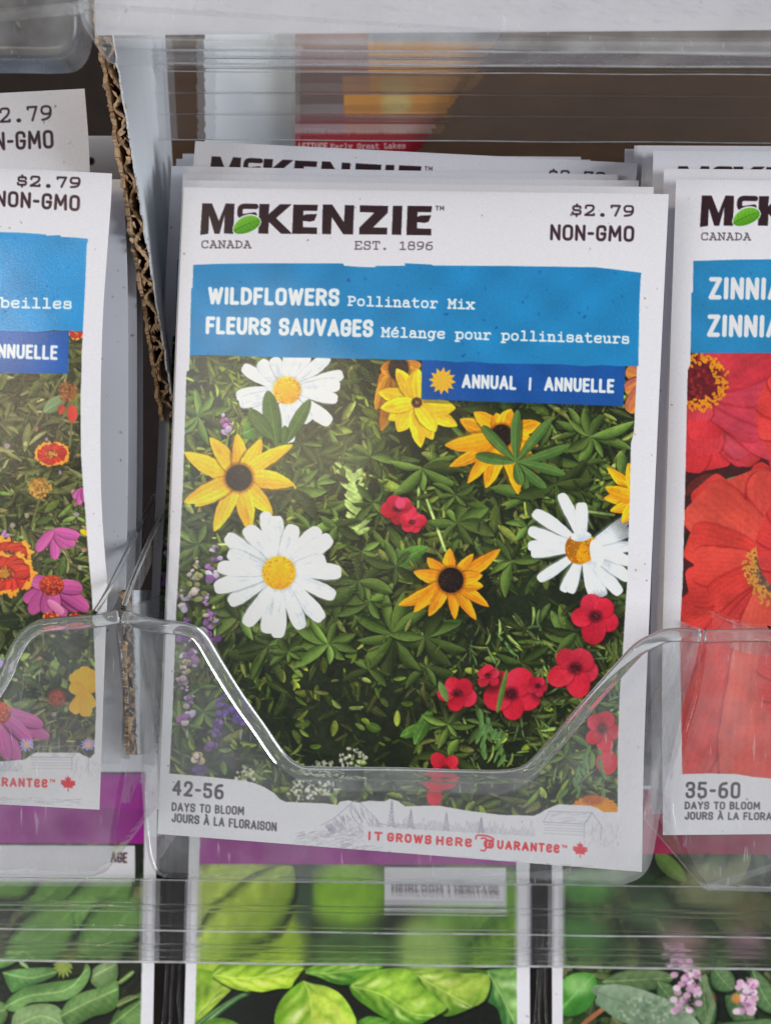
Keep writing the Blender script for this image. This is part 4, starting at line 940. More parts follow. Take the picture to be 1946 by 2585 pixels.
def seg_dist(X, Y, p):
    D = np.full(X.shape, 1e9, np.float32); A_ = np.zeros(X.shape, np.float32); S_ = np.zeros(X.shape, np.float32); acc = 0.0
    for (x0, y0), (x1, y1) in zip(p[:-1], p[1:]):
        dx, dy = x1 - x0, y1 - y0; l = math.hypot(dx, dy) + 1e-6
        t = np.clip(((X - x0) * dx + (Y - y0) * dy) / l / l, 0, 1); q = np.hypot(X - x0 - t * dx, Y - y0 - t * dy); n = q < D
        D = np.where(n, q, D); A_ = np.where(n, acc + t * l, A_); S_ = np.where(n, np.sign((X - x0) * dy - (Y - y0) * dx), S_); acc += l
    return D, A_, S_

def shaped_leaf(A, pts, mid, c0, c1, hi=None, nv=6, quilt=.5, seed=0, shadow=True):
    if hi is not None: nv *= .62; quilt *= .8
    """a leaf with its own traced outline: rounded blade, midrib, puckers between side veins, soft gloss"""
    r = np.random.default_rng(seed); p = np.asarray(pts, float); m = np.asarray(mid, float)
    cl = smooth_path(np.concatenate([p, p[:1]]), 5.0)
    if shadow: A.poly(cl + np.array([5, 7]), (14, 18, 10), al=.7)
    bx = A.box(cl[:, 0].min() - 2, cl[:, 1].min() - 2, cl[:, 0].max() + 2, cl[:, 1].max() + 2)
    if bx is None: return
    sl, X, Y = bx; cov = A.mask(cl, X, Y); ms = smooth_path(m, 6.0)
    D, al, sg = seg_dist(X, Y, ms); De = seg_dist(X, Y, cl)[0]; L = np.linalg.norm(np.diff(ms, axis=0), axis=1).sum(); wd = De + D + 1
    ph = al / L * nv - D / wd * 1.5 + sg * .17 + .08 * np.sin(X * .11 + Y * .07); fz = np.mod(ph, 1.0)
    k = r.choice([-1, 1])
    v = .5 - .30 * k * sg * np.minimum(1, D / 14) - quilt * (np.sin(math.pi * fz) ** .8 - .6) + .45 * np.clip(1 - De / (.16 * wd.max()), 0, 1) - .12
    v += .10 * np.sin(X * .05 + seed) * np.sin(Y * .06 + seed * 2) + .06 * np.sin(X * .21 + Y * .17)
    v = np.clip(v, 0, 1)[..., None]; col = C3(c0) * (1 - v) + C3(c1) * v
    if hi is not None:
        g = np.clip((np.sin(math.pi * fz) ** 3) * np.clip(1.3 - np.abs(D / wd - .42) * 4, 0, 1) * (.5 + .5 * np.sin(al * .035 + sg * 2 + seed)), 0, 1)[..., None] * .75
        col = col * (1 - g) + C3(hi) * g
    g = (np.clip(1.4 - D / 2.0, 0, 1) * .7)[..., None]; col = col * (1 - g) + mixc(np.asarray(C3(c0)), (.85, .9, .6), .45) * g
    A.put(sl, cov, np.clip(col, 0, 1).astype(np.float32))

def herb_base(u0, u1, v0, purple_v, skew, right_edge):
    A = Art(u0 - 12, v0 - 40, u1 + 12, v0 + 1240, .55, (26, 30, 22))
    return A

def finish_herb(A, L, R, top, pv, pl, pr, label_box, words, purple):
    """paper edges, purple title band and white label; L/R(v) give the packet's edges, pl/pr the picture's"""
    A.dapple(.74, 1.24, ((90, 1.0), (36, 1.0), (14, .8), (6, .5)), int(pv))
    A.L[:] = 2
    vs = np.array([top - 30, pv, 2300, 2600, 3200])
    A.poly([(pl(v), v) for v in vs] + [(pr(v), v) for v in vs[::-1]], PAPER, 0, out=True)
    A.poly([(-2000, top - 60), (4000, top - 60), (4000, top + 128), (-2000, top + 128)], PAPER, 0)
    A.poly([(pl(top + 128), top + 128), (pr(top + 128), top + 132), (pr(pv), pv + 3), (pl(pv), pv)], purple, 1, tex=band_tex(21))
    A.speck((L(pv), top + 130, R(pv), pv), 60, [mixc(purple, (60, 10, 60), .4)], 2, 7)
    if label_box:
        a, b, c, d = label_box
        A.poly([(a, b), (c, b + 2), (c, d + 2), (a, d)], (206, 204, 210), 3)
        for string, p, q, cap in words: text(A, string, p, q, cap, 4.6, (66, 44, 46), 'sans', 9)
    paper_specks(A, (A.u0, A.v0, A.u0 + A.W / A.s, A.v0 + A.H / A.s), 160, lambda u, v: not (pl(v) < u < pr(v)))
    A.grain(.012)

def art_sage():
    A = herb_base(-490, 402, 1828, 0, 0, 0)
    g = [((122, 144, 98), (72, 96, 56)), ((138, 158, 112), (88, 112, 72)), ((104, 132, 80), (58, 84, 44))]
    foliage(A, (-480, 2120, 370, 3000), 300, [(90, 120, 66), (110, 136, 84), (70, 100, 54)], 50, 130, (.35, .5))
    for p, q, w, k in (((60, 2300), (200, 2180), 110, 0), ((150, 2330), (330, 2210), 120, 2), ((-40, 2260), (90, 2160), 110, 1), ((200, 2400), (350, 2280), 130, 0), ((20, 2420), (180, 2300), 130, 2)):
        bigleaf(A, p, q, w, (110, 150, 74), (84, 128, 54), .05)
    A.poly([(-60, 2425), (360, 2432), (356, 2700), (-60, 2700)], (28, 30, 24), al=.85)
    for th in np.arange(0, 6.2, .5): A.leaf((158, 2432), (158 + 26 * math.cos(th), 2446 + 26 * math.sin(th)), 8, (150, 166, 80), (120, 140, 60))
    a_ = lambda q: [(x / 2.3786, 2100 + y / 2.3786) for x, y in q]
    for n_, (o, m, k0, k1) in enumerate((
        ([(-10, 740), (60, 752), (112, 768), (62, 802), (-10, 820)], [(-10, 780), (100, 770)], (116, 156, 84), (80, 118, 58)),
        ([(100, 762), (162, 798), (172, 826), (128, 806)], [(105, 768), (165, 818)], (140, 164, 112), (96, 122, 72)),
        ([(705, 905), (780, 842), (803, 838), (798, 862), (722, 920)], [(710, 910), (800, 845)], (120, 146, 84), (76, 104, 50)),
        ([(535, 872), (568, 818), (640, 782), (702, 786), (704, 880), (662, 922), (600, 948), (550, 912)], [(540, 880), (690, 800)], (136, 158, 110), (84, 110, 62)),
        ([(14, 846), (100, 828), (230, 818), (312, 820), (344, 850), (300, 882), (200, 922), (110, 952), (74, 968), (48, 930)], [(20, 850), (180, 880), (335, 845)], (116, 158, 92), (66, 106, 54)),
        ([(-20, 1010), (42, 1050), (36, 1132), (-20, 1170)], [(-10, 1080), (40, 1070)], (110, 142, 84), (70, 100, 50)),
        ([(20, 1060), (60, 998), (150, 938), (300, 908), (440, 888), (490, 858), (516, 792), (543, 828), (530, 892), (482, 962), (400, 1012), (300, 1022), (180, 1032), (90, 1084)], [(25, 1058), (170, 990), (400, 950), (520, 830)], (128, 164, 98), (80, 116, 60)),
        ([(66, 1160), (88, 1090), (160, 1048), (260, 1034), (342, 1050), (392, 1110), (424, 1160), (400, 1300), (100, 1300)], [(80, 1180), (250, 1110), (410, 1180)], (136, 162, 108), (94, 124, 72)),
        ([(358, 1102), (400, 1028), (470, 978), (560, 948), (650, 928), (702, 896), (714, 962), (700, 1052), (640, 1092), (560, 1112), (480, 1154), (400, 1180)], [(365, 1110), (520, 1030), (700, 950)], (122, 154, 92), (70, 102, 50)),
        ([(655, 1165), (700, 1080), (770, 1018), (860, 975), (870, 1180)], [(670, 1165), (850, 1020)], (112, 146, 82), (64, 96, 46)),
        ([(700, 1020), (780, 985), (830, 990), (760, 1030), (706, 1060)], [(705, 1045), (820, 995)], (110, 124, 74), (70, 84, 46)),
        ([(430, 1240), (560, 1180), (680, 1200), (700, 1300), (450, 1330)], [(440, 1260), (690, 1230)], (116, 146, 88), (70, 100, 52)))):
        shaped_leaf(A, a_(o), a_(m), k0, k1, None, 9, .22, n_)
    L = lambda v: -476 - .02 * (v - 2222); R = lambda v: 393 - .019 * (v - 2222)
    finish_herb(A, L, R, 1822, 2128, lambda v: L(v) + 26, lambda v: R(v) - 31, (-60, 2134, 341, 2224), [('AGE', (279, 2178), (321, 2180), 27)], (150, 34, 136))
    return A, L, R

def art_basil():
    A = herb_base(445, 1348, 1885, 0, 0, 0)
    y = [((186, 204, 84), (104, 140, 28)), ((164, 192, 62), (84, 124, 24)), ((128, 168, 48), (54, 92, 24)), ((126, 160, 92), (50, 90, 42))]
    for a, b, rx, ry, col in ((600, 2250, 150, 90, (176, 196, 84)), (560, 2400, 110, 90, (160, 188, 60)), (690, 2390, 90, 90, (150, 182, 46)), (880, 2250, 110, 90, (126, 172, 44)), (1090, 2390, 100, 80, (146, 176, 92)), (1240, 2390, 90, 80, (80, 120, 50)), (890, 2400, 110, 60, (70, 100, 50)), (1200, 2260, 160, 90, (104, 146, 58)), (768, 2260, 22, 90, (56, 78, 56))):
        A.blob((a, b), rx, ry, col, soft=.35)
    for p, q, w, k in (((480, 2420), (740, 2190), 150, 0), ((1180, 2440), (1320, 2300), 110, 2)):
        bigleaf(A, p, q, w, *y[k], .05, quilt=.15)
    A.poly([(440, 2500), (1340, 2500), (1340, 3200), (440, 3200)], (26, 28, 24), al=.95)
    a_ = lambda q: [(x / 2.3786, 2100 + y / 2.3786) for x, y in q]; b_ = lambda q: [(600 + x / 2.3786, 2100 + y / 2.3786) for x, y in q]
    G = lambda o, m, k0, k1, hi, n, s_, qu=.5: shaped_leaf(A, o, m, k0, k1, hi, n, qu, s_)
    G(a_([(1165, 820), (1270, 840), (1390, 900), (1400, 935), (1330, 1010), (1250, 1090), (1180, 1160), (1150, 1000)]), a_([(1170, 1120), (1290, 980), (1380, 905)]), (176, 200, 70), (110, 150, 34), (206, 220, 130), 4, 1)
    for k in range(5): A.stroke(a_([(1165 + k * 16, 1165), (1290 + k * 14, 1070), (1400 + k * 8, 1005), (1500, 955 + k * 4)]), 5.5, [(56, 96, 44), (120, 160, 96), (44, 84, 38), (156, 186, 140), (60, 110, 50)][k])
    G(b_([(395, 832), (480, 800), (640, 780), (860, 800), (840, 850), (740, 902), (640, 922), (560, 908), (470, 872), (410, 856)]), b_([(400, 845), (560, 850), (840, 815)]), (128, 172, 60), (58, 108, 32), (176, 200, 120), 5, 2)
    G(b_([(1500, 830), (1620, 820), (1760, 850), (1780, 1000), (1760, 1260), (1610, 1200), (1560, 1070), (1488, 1000)]), b_([(1500, 840), (1590, 1000), (1700, 1230)]), (126, 168, 84), (50, 98, 44), (196, 214, 170), 5, 3)
    G(b_([(1040, 830), (1200, 830), (1350, 850), (1505, 865), (1492, 1000), (1400, 1062), (1250, 1112), (1180, 1052), (1090, 960)]), b_([(1050, 850), (1220, 950), (1400, 1050)]), (164, 188, 74), (84, 124, 36), (206, 216, 150), 6, 4)
    G(b_([(668, 930), (720, 885), (820, 838), (960, 820), (1060, 845), (1110, 930), (1200, 1010), (1255, 1062), (1150, 1130), (1050, 1170), (900, 1130), (780, 1056), (700, 992)]), b_([(690, 930), (860, 980), (1040, 1090), (1180, 1110)]), (150, 186, 62), (74, 120, 32), (200, 216, 140), 6, 5)
    G(a_([(1265, 868), (1320, 800), (1480, 778)]) + b_([(100, 780), (250, 795), (392, 816), (374, 852), (338, 905), (318, 940), (240, 946), (150, 964), (60, 956)]) + a_([(1500, 964), (1420, 950), (1340, 918)]), a_([(1285, 862), (1400, 880)]) + b_([(60, 880), (240, 860), (380, 825)]), (178, 202, 66), (104, 146, 26), (206, 222, 130), 7, 6, .65)
    G(b_([(700, 1150), (800, 1110), (980, 1160), (1060, 1240), (900, 1320), (740, 1280)]), b_([(720, 1160), (880, 1210), (1040, 1250)]), (96, 146, 48), (40, 84, 24), None, 5, 8)
    G(a_([(1165, 1180), (1290, 1120), (1420, 1150), (1480, 1240), (1380, 1330), (1200, 1330)]), a_([(1180, 1200), (1300, 1220), (1460, 1260)]), (140, 176, 56), (80, 124, 30), (190, 210, 120), 4, 9)
    G(b_([(392, 895), (455, 915), (530, 930), (605, 968), (655, 1022), (695, 1092), (715, 1160), (700, 1300), (560, 1420), (400, 1410), (262, 1310), (222, 1160), (228, 1082), (255, 1020), (302, 962), (352, 922)]), b_([(398, 898), (436, 1000), (446, 1160), (430, 1400)]), (184, 206, 74), (104, 150, 36), (226, 234, 172), 5, 7, .6)
    L = lambda v: 475 - .028 * (v - 2226); R = lambda v: 1336.5 + .003 * (v - 2226)
    finish_herb(A, L, R, 1890, 2182, lambda v: L(v) + 27, lambda v: R(v) - 33, (970, 2190, 1277, 2296), [('HEIRLOOM', (988, 2250), (1118, 2253), 20), ('|', (1130, 2254), (1134, 2254), 20), ('HERITAGE', (1146, 2254), (1259, 2256), 20)], (150, 40, 136))
    return A, L, R

def art_mint():
    A = herb_base(1386, 2270, 1865, 0, 0, 0)
    foliage(A, (1400, 2140, 2250, 3000), 420, [(54, 92, 44), (70, 110, 54), (44, 76, 38), (96, 120, 80)], 40, 110, (.4, .6))
    for a, b, r, col in ((1480, 2240, 70, (84, 140, 64)), (1560, 2200, 60, (90, 120, 76)), (1800, 2240, 90, (130, 134, 96)), (1480, 2370, 70, (70, 120, 56)), (1720, 2380, 60, (140, 110, 110)), (1880, 2380, 50, (140, 106, 116)), (1640, 2300, 60, (76, 100, 64)), (1620, 2230, 40, (40, 60, 36)), (1900, 2300, 60, (100, 96, 60))):
        A.blob((a, b), r, r * .7, col, soft=.5, al=.9)
    A.leaf((1405, 2560), (1500, 2462), 96, (84, 146, 56), (50, 110, 40), vein=(130, 190, 100)); A.blob((1460, 2490), 34, 24, (150, 190, 120), soft=.6, al=.7)
    A.stroke([(1450, 2610), (1480, 2580), (1560, 2520), (1620, 2474)], 12, (150, 96, 62))
    bigleaf(A, (1520, 2480), (1700, 2470), 60, (96, 116, 76), (70, 92, 56))
    for p, q in (((1660, 2480), (1740, 2560)), ((1780, 2460), (1790, 2600)), ((1840, 2480), (1900, 2600)), ((1700, 2620), (1960, 2580)), ((1900, 2450), (1960, 2560)), ((1800, 2440), (1850, 2500))): bigleaf(A, p, q, 60, (96, 120, 80), (60, 90, 52), 0.05)
    for k in range(26):
        t = k / 25; p = (1515 + t * 230, 2515 + t * 76)
        for sgn in (-1, 1): A.blob((p[0] + sgn * 4, p[1] + sgn * 30 * math.sin(min(1, t * 2 + .3) * 1.6)), 17, 14, (112, 134, 104), col2=(84, 108, 80), gx=.4, gy=.7)
    A.leaf((1508, 2508), (1770, 2606), 96, (132, 150, 124), (106, 128, 100), p0=.4, p1=.5, side=9, vein=(90, 112, 84), vw=.03)
    stipple(A, (1640, 2552), 100, 34, 170, [(110, 132, 106), (150, 164, 140), (96, 118, 92)], 3, 6)
    for c, r in (((1734, 2524), 36), ((1746, 2476), 28), ((1715, 2440), 24), ((1889, 2500), 26), ((1880, 2540), 22)):
        for k in range(16): A.blob((c[0] + rng.uniform(-r, r), c[1] + rng.uniform(-r, r)), 10, 8, [(198, 160, 182), (180, 140, 164), (212, 188, 200)][k % 3])
        stipple(A, c, r * .8, r * .8, 14, [(150, 90, 140)], 2, 4)
    A.blob((1797, 2522), 9, 9, (140, 52, 44), soft=.3); A.blob((1858, 2522), 11, 12, (190, 124, 64), soft=.4)
    A.stroke([(1775, 2470), (1800, 2540), (1780, 2600)], 14, (110, 130, 92))
    L = lambda v: 1393 + .002 * (v - 2240); R = lambda v: 2262.0 + 0 * v
    finish_herb(A, L, R, 1866, 2156, lambda v: L(v) + 27, lambda v: R(v) - 33, None, [], (140, 40, 70))
    return A, L, R
# ------------------------------------------------------------------ seed packets
PARTS = {0: ('paper_pouch', None, M_PAPER), 1: ('title_band', None, M_INK), 2: ('flower_picture', None, M_PRINT), 3: ('season_label', None, M_INK),
         4: ('logo_lettering', None, M_INK), 5: ('leaf_emblem', None, M_INK), 6: ('price_lettering', None, M_INK), 7: ('title_lettering', 1, M_INK),
         8: ('sun_emblem', 3, M_INK), 9: ('label_lettering', 3, M_INK), 10: ('bloom_time_lettering', None, M_INK), 11: ('landscape_drawing', None, M_INK),
         12: ('guarantee_lettering', None, M_INK), 13: ('maple_leaf_emblem', None, M_INK)}

def edge_fn(pts):
    d = smooth_path(pts, 6.0); t = (d[:, 1] - d[0, 1]) / (d[-1, 1] - d[0, 1])
    return lambda q: np.stack([np.interp(q, t, d[:, 0]), np.interp(q, t, d[:, 1])], -1)

def axis_samples(lo, hi, fine_lo, fine_hi, step, coarse):
    out = [lo]
    while out[-1] < hi:
        x = out[-1]; out.append(x + (step if fine_lo <= x <= fine_hi else min(coarse, max(step, fine_lo - x) if x < fine_lo else coarse)))
    out[-1] = hi
    return (np.array(out) - lo) / (hi - lo)

def make_packet(label, group, Lpts, Rpts, dep, art, name='seed_packet', thick=0.0011, bulge=0.0020):
    Lf, Rf = edge_fn(Lpts), edge_fn(Rpts)
    um = (Lf(np.array([.5]))[0, 0], Rf(np.array([.5]))[0, 0])
    S = axis_samples(um[0], um[1], -50, 2000, 1 / art.s, 26)
    T = axis_samples(min(Lpts[0][1], Rpts[0][1]), max(Lpts[-1][1], Rpts[-1][1]), -60, 2660, 1 / art.s, 26)
    def surf(s, t, off=0.0, bl=1.0):
        l, r = Lf(t), Rf(t); uv = l * (1 - s[..., None]) + r * s[..., None]
        d = dep(s, t) - bl * bulge * np.sin(math.pi * s) ** .8 * np.sin(math.pi * np.clip(t, 0, 1)) ** .6
        d = d + 0.00010 * np.sin(s * 17 + t * 9) * np.sin(t * 23 - s * 5) + off
        return uv, P(uv[..., 0], uv[..., 1], d)
    tt, ss = np.meshgrid(T, S, indexing='ij')
    uv, co = surf(ss, tt)
    # frame of the thing: x along the packet, y away from the viewer, z up
    c = lambda s, t: surf(np.array(float(s)), np.array(float(t)), bl=0)[1]
    X = c(1, .5) - c(0, .5); Z = c(.5, 0) - c(.5, 1); X /= np.linalg.norm(X); Y = np.cross(Z, X); Y /= np.linalg.norm(Y); Z = np.cross(X, Y)
    root = thing(name, label, 'seed packet', c(.5, 1), np.stack([X, Y, Z], 1).tolist(), group)
    cols = lin(art.sample(uv[..., 0], uv[..., 1]).reshape(-1, 3) * 255) * GAIN
    cols = np.minimum(cols, .86).astype(np.float32)
    co = co.reshape(-1, 3)
    F4 = box_faces(len(T), len(S))
    ctr = (uv[:-1, :-1] + uv[1:, 1:]) / 2
    lab = art.labels(ctr[..., 0], ctr[..., 1]).ravel()
    objs = {}
    order = sorted(set(np.unique(lab)) | {0}, key=lambda k: (PARTS[k][1] is not None, k))
    for k in order:
        f = F4[lab == k]; nm, par, m = PARTS[k]
        idx, inv = np.unique(f, return_inverse=True); f2 = inv.reshape(f.shape)
        v, cl = co[idx], cols[idx]
        if k == 0:                                             # the paper pouch has a back and a thickness
            st = np.linspace(0, 1, 15); tv = np.linspace(0, 1, 21); t2, s2 = np.meshgrid(tv, st, indexing='ij')
            a = surf(s2, t2, .00012)[1].reshape(-1, 3); b = surf(s2, t2, .00012 + thick, -.8)[1].reshape(-1, 3)
            q = box_faces(21, 15); n0 = len(v); na = len(a)
            ring = [i for i in range(15)] + [r * 15 + 14 for r in range(1, 21)] + [20 * 15 + i for i in range(13, -1, -1)] + [r * 15 for r in range(19, 0, -1)]
            side = np.array([[ring[i], ring[(i + 1) % len(ring)], ring[(i + 1) % len(ring)] + na, ring[i] + na] for i in range(len(ring))])
            v = np.concatenate([v, a, b]); f2 = np.concatenate([f2, q[:, ::-1] + n0, q + n0 + na, side + n0])
            cl = np.concatenate([cl, np.tile((lin(PAPER) * GAIN).astype(np.float32), (2 * na, 1))])
        if not len(f2): continue
        o = mesh_np(nm, v, quads=f2, material=m, col=cl, parent=root)
        objs[k] = o
        if par is not None and par in objs: o.parent = objs[par]
    bpy.context.view_layer.update()
    root['tl'] = [float(x) for x in local(root, c(0, 0))]; root['tr'] = [float(x) for x in local(root, c(1, 0))]
    return root

def copy_thing(root, M, label):
    r = root.copy(); COL.objects.link(r); r.matrix_world = M; r['label'] = label
    for ch in list(root.children):
        c = ch.copy(); COL.objects.link(c); c.parent = r
        for g in list(ch.children):
            d = g.copy(); COL.objects.link(d); d.parent = c
    return r

def to_px(w):
    p = (np.asarray(w) - BASE) @ RX
    return np.array([CU + p[0] / p[1] * F, CV - p[2] / p[1] * F])

def pose_from_top(root, tl_px, tr_px):
    """rigid pose that brings a packet's two upper corners to two image points"""
    tl = np.array(root['tl']); tr = np.array(root['tr']); R0 = np.array(root.matrix_basis)[:3, :3]
    def pose(x):
        d, ph = x; c, s = math.cos(ph), math.sin(ph)
        R = R0 @ np.array([[c, 0, -s], [0, 1, 0], [s, 0, c]])
        return R, P(tl_px[0], tl_px[1], d)
    def err(x): R, a = pose(x); return to_px(a + R @ (tr - tl)) - np.array(tr_px, float)
    x = np.array([.19, 0.0])
    for _ in range(30):
        e = err(x); J = np.stack([(err(x + h) - e) / 1e-5 for h in (np.array([1e-5, 0]), np.array([0, 1e-5]))], 1)
        x = x - np.linalg.solve(J, e)
    R, a = pose(x); M = np.eye(4); M[:3, :3] = R; M[:3, 3] = a - R @ tl
    return Matrix(M.tolist()), x[0]

def drop_flag(root):
    del root['tl']; del root['tr']

# the front wildflower packet: corners as a flat parallelogram in space (0.083 m wide)
cor = [(464, 472), (1688, 489), (1620, 2202), (398, 2106)]
rays = [np.array([(u - CU) / F, 1, -(v - CV) / F]) for u, v in cor]
dd = np.linalg.svd(np.stack([rays[0], -rays[1], rays[2], -rays[3]], 1))[2][-1]
dd = dd * .083 / np.linalg.norm(dd[1] * rays[1] - dd[0] * rays[0])
def dep_main(s, t): return (dd[0] * (1 - s) + dd[1] * s) * (1 - t) + (dd[3] * (1 - s) + dd[2] * s) * t - .0005 * np.exp(-((s - 1) / .07) ** 2 - ((t - .565) / .018) ** 2) + .0003 * np.exp(-((s - 1) / .1) ** 2 - ((t - .60) / .02) ** 2)
main = make_packet('wildflower pollinator mix packet with daisies, front of the middle stack', 'wildflower packets in the middle pocket',
                   [(464, 472), (447, 860), (424.5, 1460), (398, 2106)], [(1688, 489), (1670, 860), (1645, 1410), (1626, 1880), (1620, 2202)], dep_main, art_main())
for tl, tr, lb in (((461, 454), (1650, 471), 'wildflower packet directly behind the front daisy packet, thin top strip showing'),
                   ((462, 438), (1612, 455), 'wildflower packet third from the front, below the cut-off black logo'),
                   ((493, 355), (1609, 411), 'tilted wildflower packet, cut-off black logo and price showing above the front ones'),
                   ((445, 400), (1489, 402), 'wildflower packet behind the tilted one, blank strip at its upper left corner'),
                   ((461, 387), (1465, 395), 'rearmost wildflower packet, a sliver above the tilted packet'),
                   ((433, 418), (1560, 440), 'wildflower packet whose left edge sticks out farthest toward white cardboard')):
    copy_thing(main, pose_from_top(main, tl, tr)[0], lb)

left = make_packet('bee flower mix packet with pink coneflowers, front of the left stack', 'bee mix packets in the left pocket',
                   [(-958, 372), (-968, 700), (-985, 1200), (-975, 1500), (-985, 1976)],
                   [(283, 437), (280, 510), (269, 658), (259.5, 806), (254, 1000), (254, 1173), (257, 1288), (265, 1403), (271, 1490), (267, 1600), (262, 1734), (251, 2045)],
                   lambda s, t: .172 + 0 * s + .001 * np.sin(math.pi * t) * s, art_left())
for k, (ur, dz, lb) in enumerate(((320, .1815, 'bee mix packet third in the left stack, white strip beside the curled front packet'),
                   (342, .1850, 'bee mix packet near the back of the left stack, shaded edge'),
                   (357, .1880, 'rearmost bee mix packet of the left stack, edge beside the torn cardboard'))):
    make_packet(lb, 'bee mix packets in the left pocket', [(-830 + 20 * k, 440 + 4 * k), (-830 + 20 * k, 1200), (-830 + 20 * k, 1920 - 14 * k)],
                [(ur - 8, 452 + 10 * k), (ur + 2, 700), (ur + 4, 1000), (ur + 2, 1300), (ur - 8, 1700), (ur - 14, 1930 - 14 * k)], lambda s, t, dz=dz: dz + 0 * s, art_left_back(k), bulge=.0006)
make_packet('raised packet tilted behind the front coneflower packet, dollar sign of its price cut off', 'bee mix packets in the left pocket',
            [(-985, 285), (-980, 1000), (-960, 1790)], [(213.5, 222.5), (227, 436), (240, 1000), (250, 1800)], lambda s, t: .184 + 0 * s, art_raised())

right = make_packet('red zinnia seed packet at the front of the right stack', 'zinnia packets in the right pocket',
                    [(1706.5, 452), (1700, 641), (1692.6, 860), (1682, 1236), (1677, 1410), (1671, 1700), (1673, 2109)],
                    [(2935, 462), (2930, 700), (2925, 1200), (2920, 1700), (2915, 2098)], lambda s, t: .176 + 0 * s, art_right())
for tl, tr, lb in (((1676, 425), (2885, 434), 'zinnia packet directly behind the front zinnia packet'),
                   ((1649, 379.5), (2838, 386), 'zinnia packet third from the front, tops of its logo letters just showing'),
                   ((1632, 385), (2800, 392), 'zinnia packet fourth from the front, narrow shaded edge'),
                   ((1621, 380), (2770, 387), 'zinnia packet fifth from the front, narrow shaded edge'),
                   ((1610, 366), (2740, 372), 'zinnia packet second from the back, upper edge in shade'),
                   ((1601, 366.5), (2700, 372), 'tallest zinnia packet near the back of the right stack'),
                   ((1577, 375), (2660, 380), 'rearmost zinnia packet, sticking out left toward the brown cardboard')):
    copy_thing(right, pose_from_top(right, tl, tr)[0], lb)

# plain backing card with a hang hole behind the left stack
def art_blank(u0, v0, u1, v1, n):
    A = Art(u0, v0, u1, v1, .4, (200, 202, 208)); paper_specks(A, (max(u0, -200), max(v0, -100), min(u1, 2100), v1), n, None); A.L[:] = 0
    return A
A = art_blank(-700, 330, 320, 1800, 60); A.blob((229.5, 406), 9, 10, (22, 18, 18))
drop = make_packet('plain grey backing card with a hang hole, behind the left packets', None, [(-690, 339), (-690, 1000), (-690, 1780)], [(302, 342), (318, 1000), (312, 1780)],
                   lambda s, t: .204 + 0 * s, A, name='backing_card', bulge=0.0003)
drop['category'] = 'card'

# the herb packets of the row below, farther from the camera
for fn, lb, d, lo in ((art_sage, 'sage herb packet with grey-green leaves in the lower row', .2475, 1828), (art_basil, 'basil herb packet with yellow-green leaves in the lower row', .2480, 1888), (art_mint, 'herb packet with pink blossoms and a crinkled grey leaf in the lower row', .2490, 1866)):
    A, L, R = fn()
    make_packet(lb, 'herb packets in the lower row', [(L(v), v) for v in (lo, 2300, lo + 1185)], [(R(v), v + 16) for v in (lo, 2300, lo + 1185)], lambda s, t, d=d: d + 0 * s, A)

# white packet foot hanging down in the tray above
A = Art(200, -2260, 2030, 110, .35, (211, 208, 215))
for _ in range(500):
    x = rng.uniform(240, 1990); y = rng.uniform(-200, 40 + (x - 240) * .01); A.stroke([(x, y), (x + rng.uniform(10, 40), y + rng.uniform(2, 14))], 3, (176, 172, 182), al=rng.uniform(.15, .5))
A.speck((240, -60, 1900, 60), 12, SPK, 4, 7)
A.L[:] = 0
make_packet('white foot of a seed packet in the upper tray, out of focus', None, [(228, -900), (236, -200), (240, 88)], [(1990, -900), (1995, -200), (1996, 74)], lambda s, t: .1385 + 0 * s, A)
for o in list(SC.objects):
    if 'tl' in o: drop_flag(o)

# ------------------------------------------------------------------ clear plastic trays
M_SHEET = sheet_plastic('clear_sheet', .095)
M_SHEET_NEAR = sheet_plastic('clear_sheet_scuffed', .16, rough=.10)
M_WALL = sheet_plastic('clear_wall', .045, rough=.06, gloss=.55, wave=160)
M_WALL_NEAR = sheet_plastic('clear_wall_scuffed', .16, rough=.3, gloss=.4)
M_LIP = sheet_plastic('clear_lip', .11, rough=.10)
M_BEVEL = sheet_plastic('clear_bevel', .05, rough=.05, wave=300, bump=.05)
M_RIM = solid_plastic('clear_moulded_rim', .03, 1.40)
def rail_plastic(clear):
    m, nt, out = mat('clear_ribbed_rail')
    g = N(nt, 'ShaderNodeBsdfGlass'); g.inputs['Roughness'].default_value = .07; g.inputs['IOR'].default_value = 1.36
    t = N(nt, 'ShaderNodeBsdfTransparent'); df = N(nt, 'ShaderNodeBsdfDiffuse'); df.inputs[0].default_value = (.8, .8, .8, 1)
    a = N(nt, 'ShaderNodeMixShader'); b = N(nt, 'ShaderNodeMixShader'); a.inputs[0].default_value = clear; b.inputs[0].default_value = .014
    nt.links.new(g.outputs[0], a.inputs[1]); nt.links.new(t.outputs[0], a.inputs[2])
    nt.links.new(a.outputs[0], b.inputs[1]); nt.links.new(df.outputs[0], b.inputs[2]); nt.links.new(b.outputs[0], out.inputs[0])
    return m
M_RAIL = rail_plastic(.42); M_RAIL_UP = rail_plastic(.74)
M_LINE = sheet_plastic('frosted_moulding', .34, rough=.2)
VIEW = rig((0, 1, 0)) - BASE

def plane_depth(a, b, c):
    """depth over the image of the flat plane through three (u, v, depth) points"""
    M = np.array([[1, p[0], p[1]] for p in (a, b, c)]); k = np.linalg.solve(M, [1 / p[2] for p in (a, b, c)])
    return lambda u, v: 1 / (k[0] + k[1] * np.asarray(u, float) + k[2] * np.asarray(v, float))

def inset(path, r):
    T = np.gradient(path, axis=0); T /= np.linalg.norm(T, axis=1)[:, None] + 1e-9
    return path + np.broadcast_to(r, len(path))[:, None] * np.stack([-T[:, 1], T[:, 0]], 1)

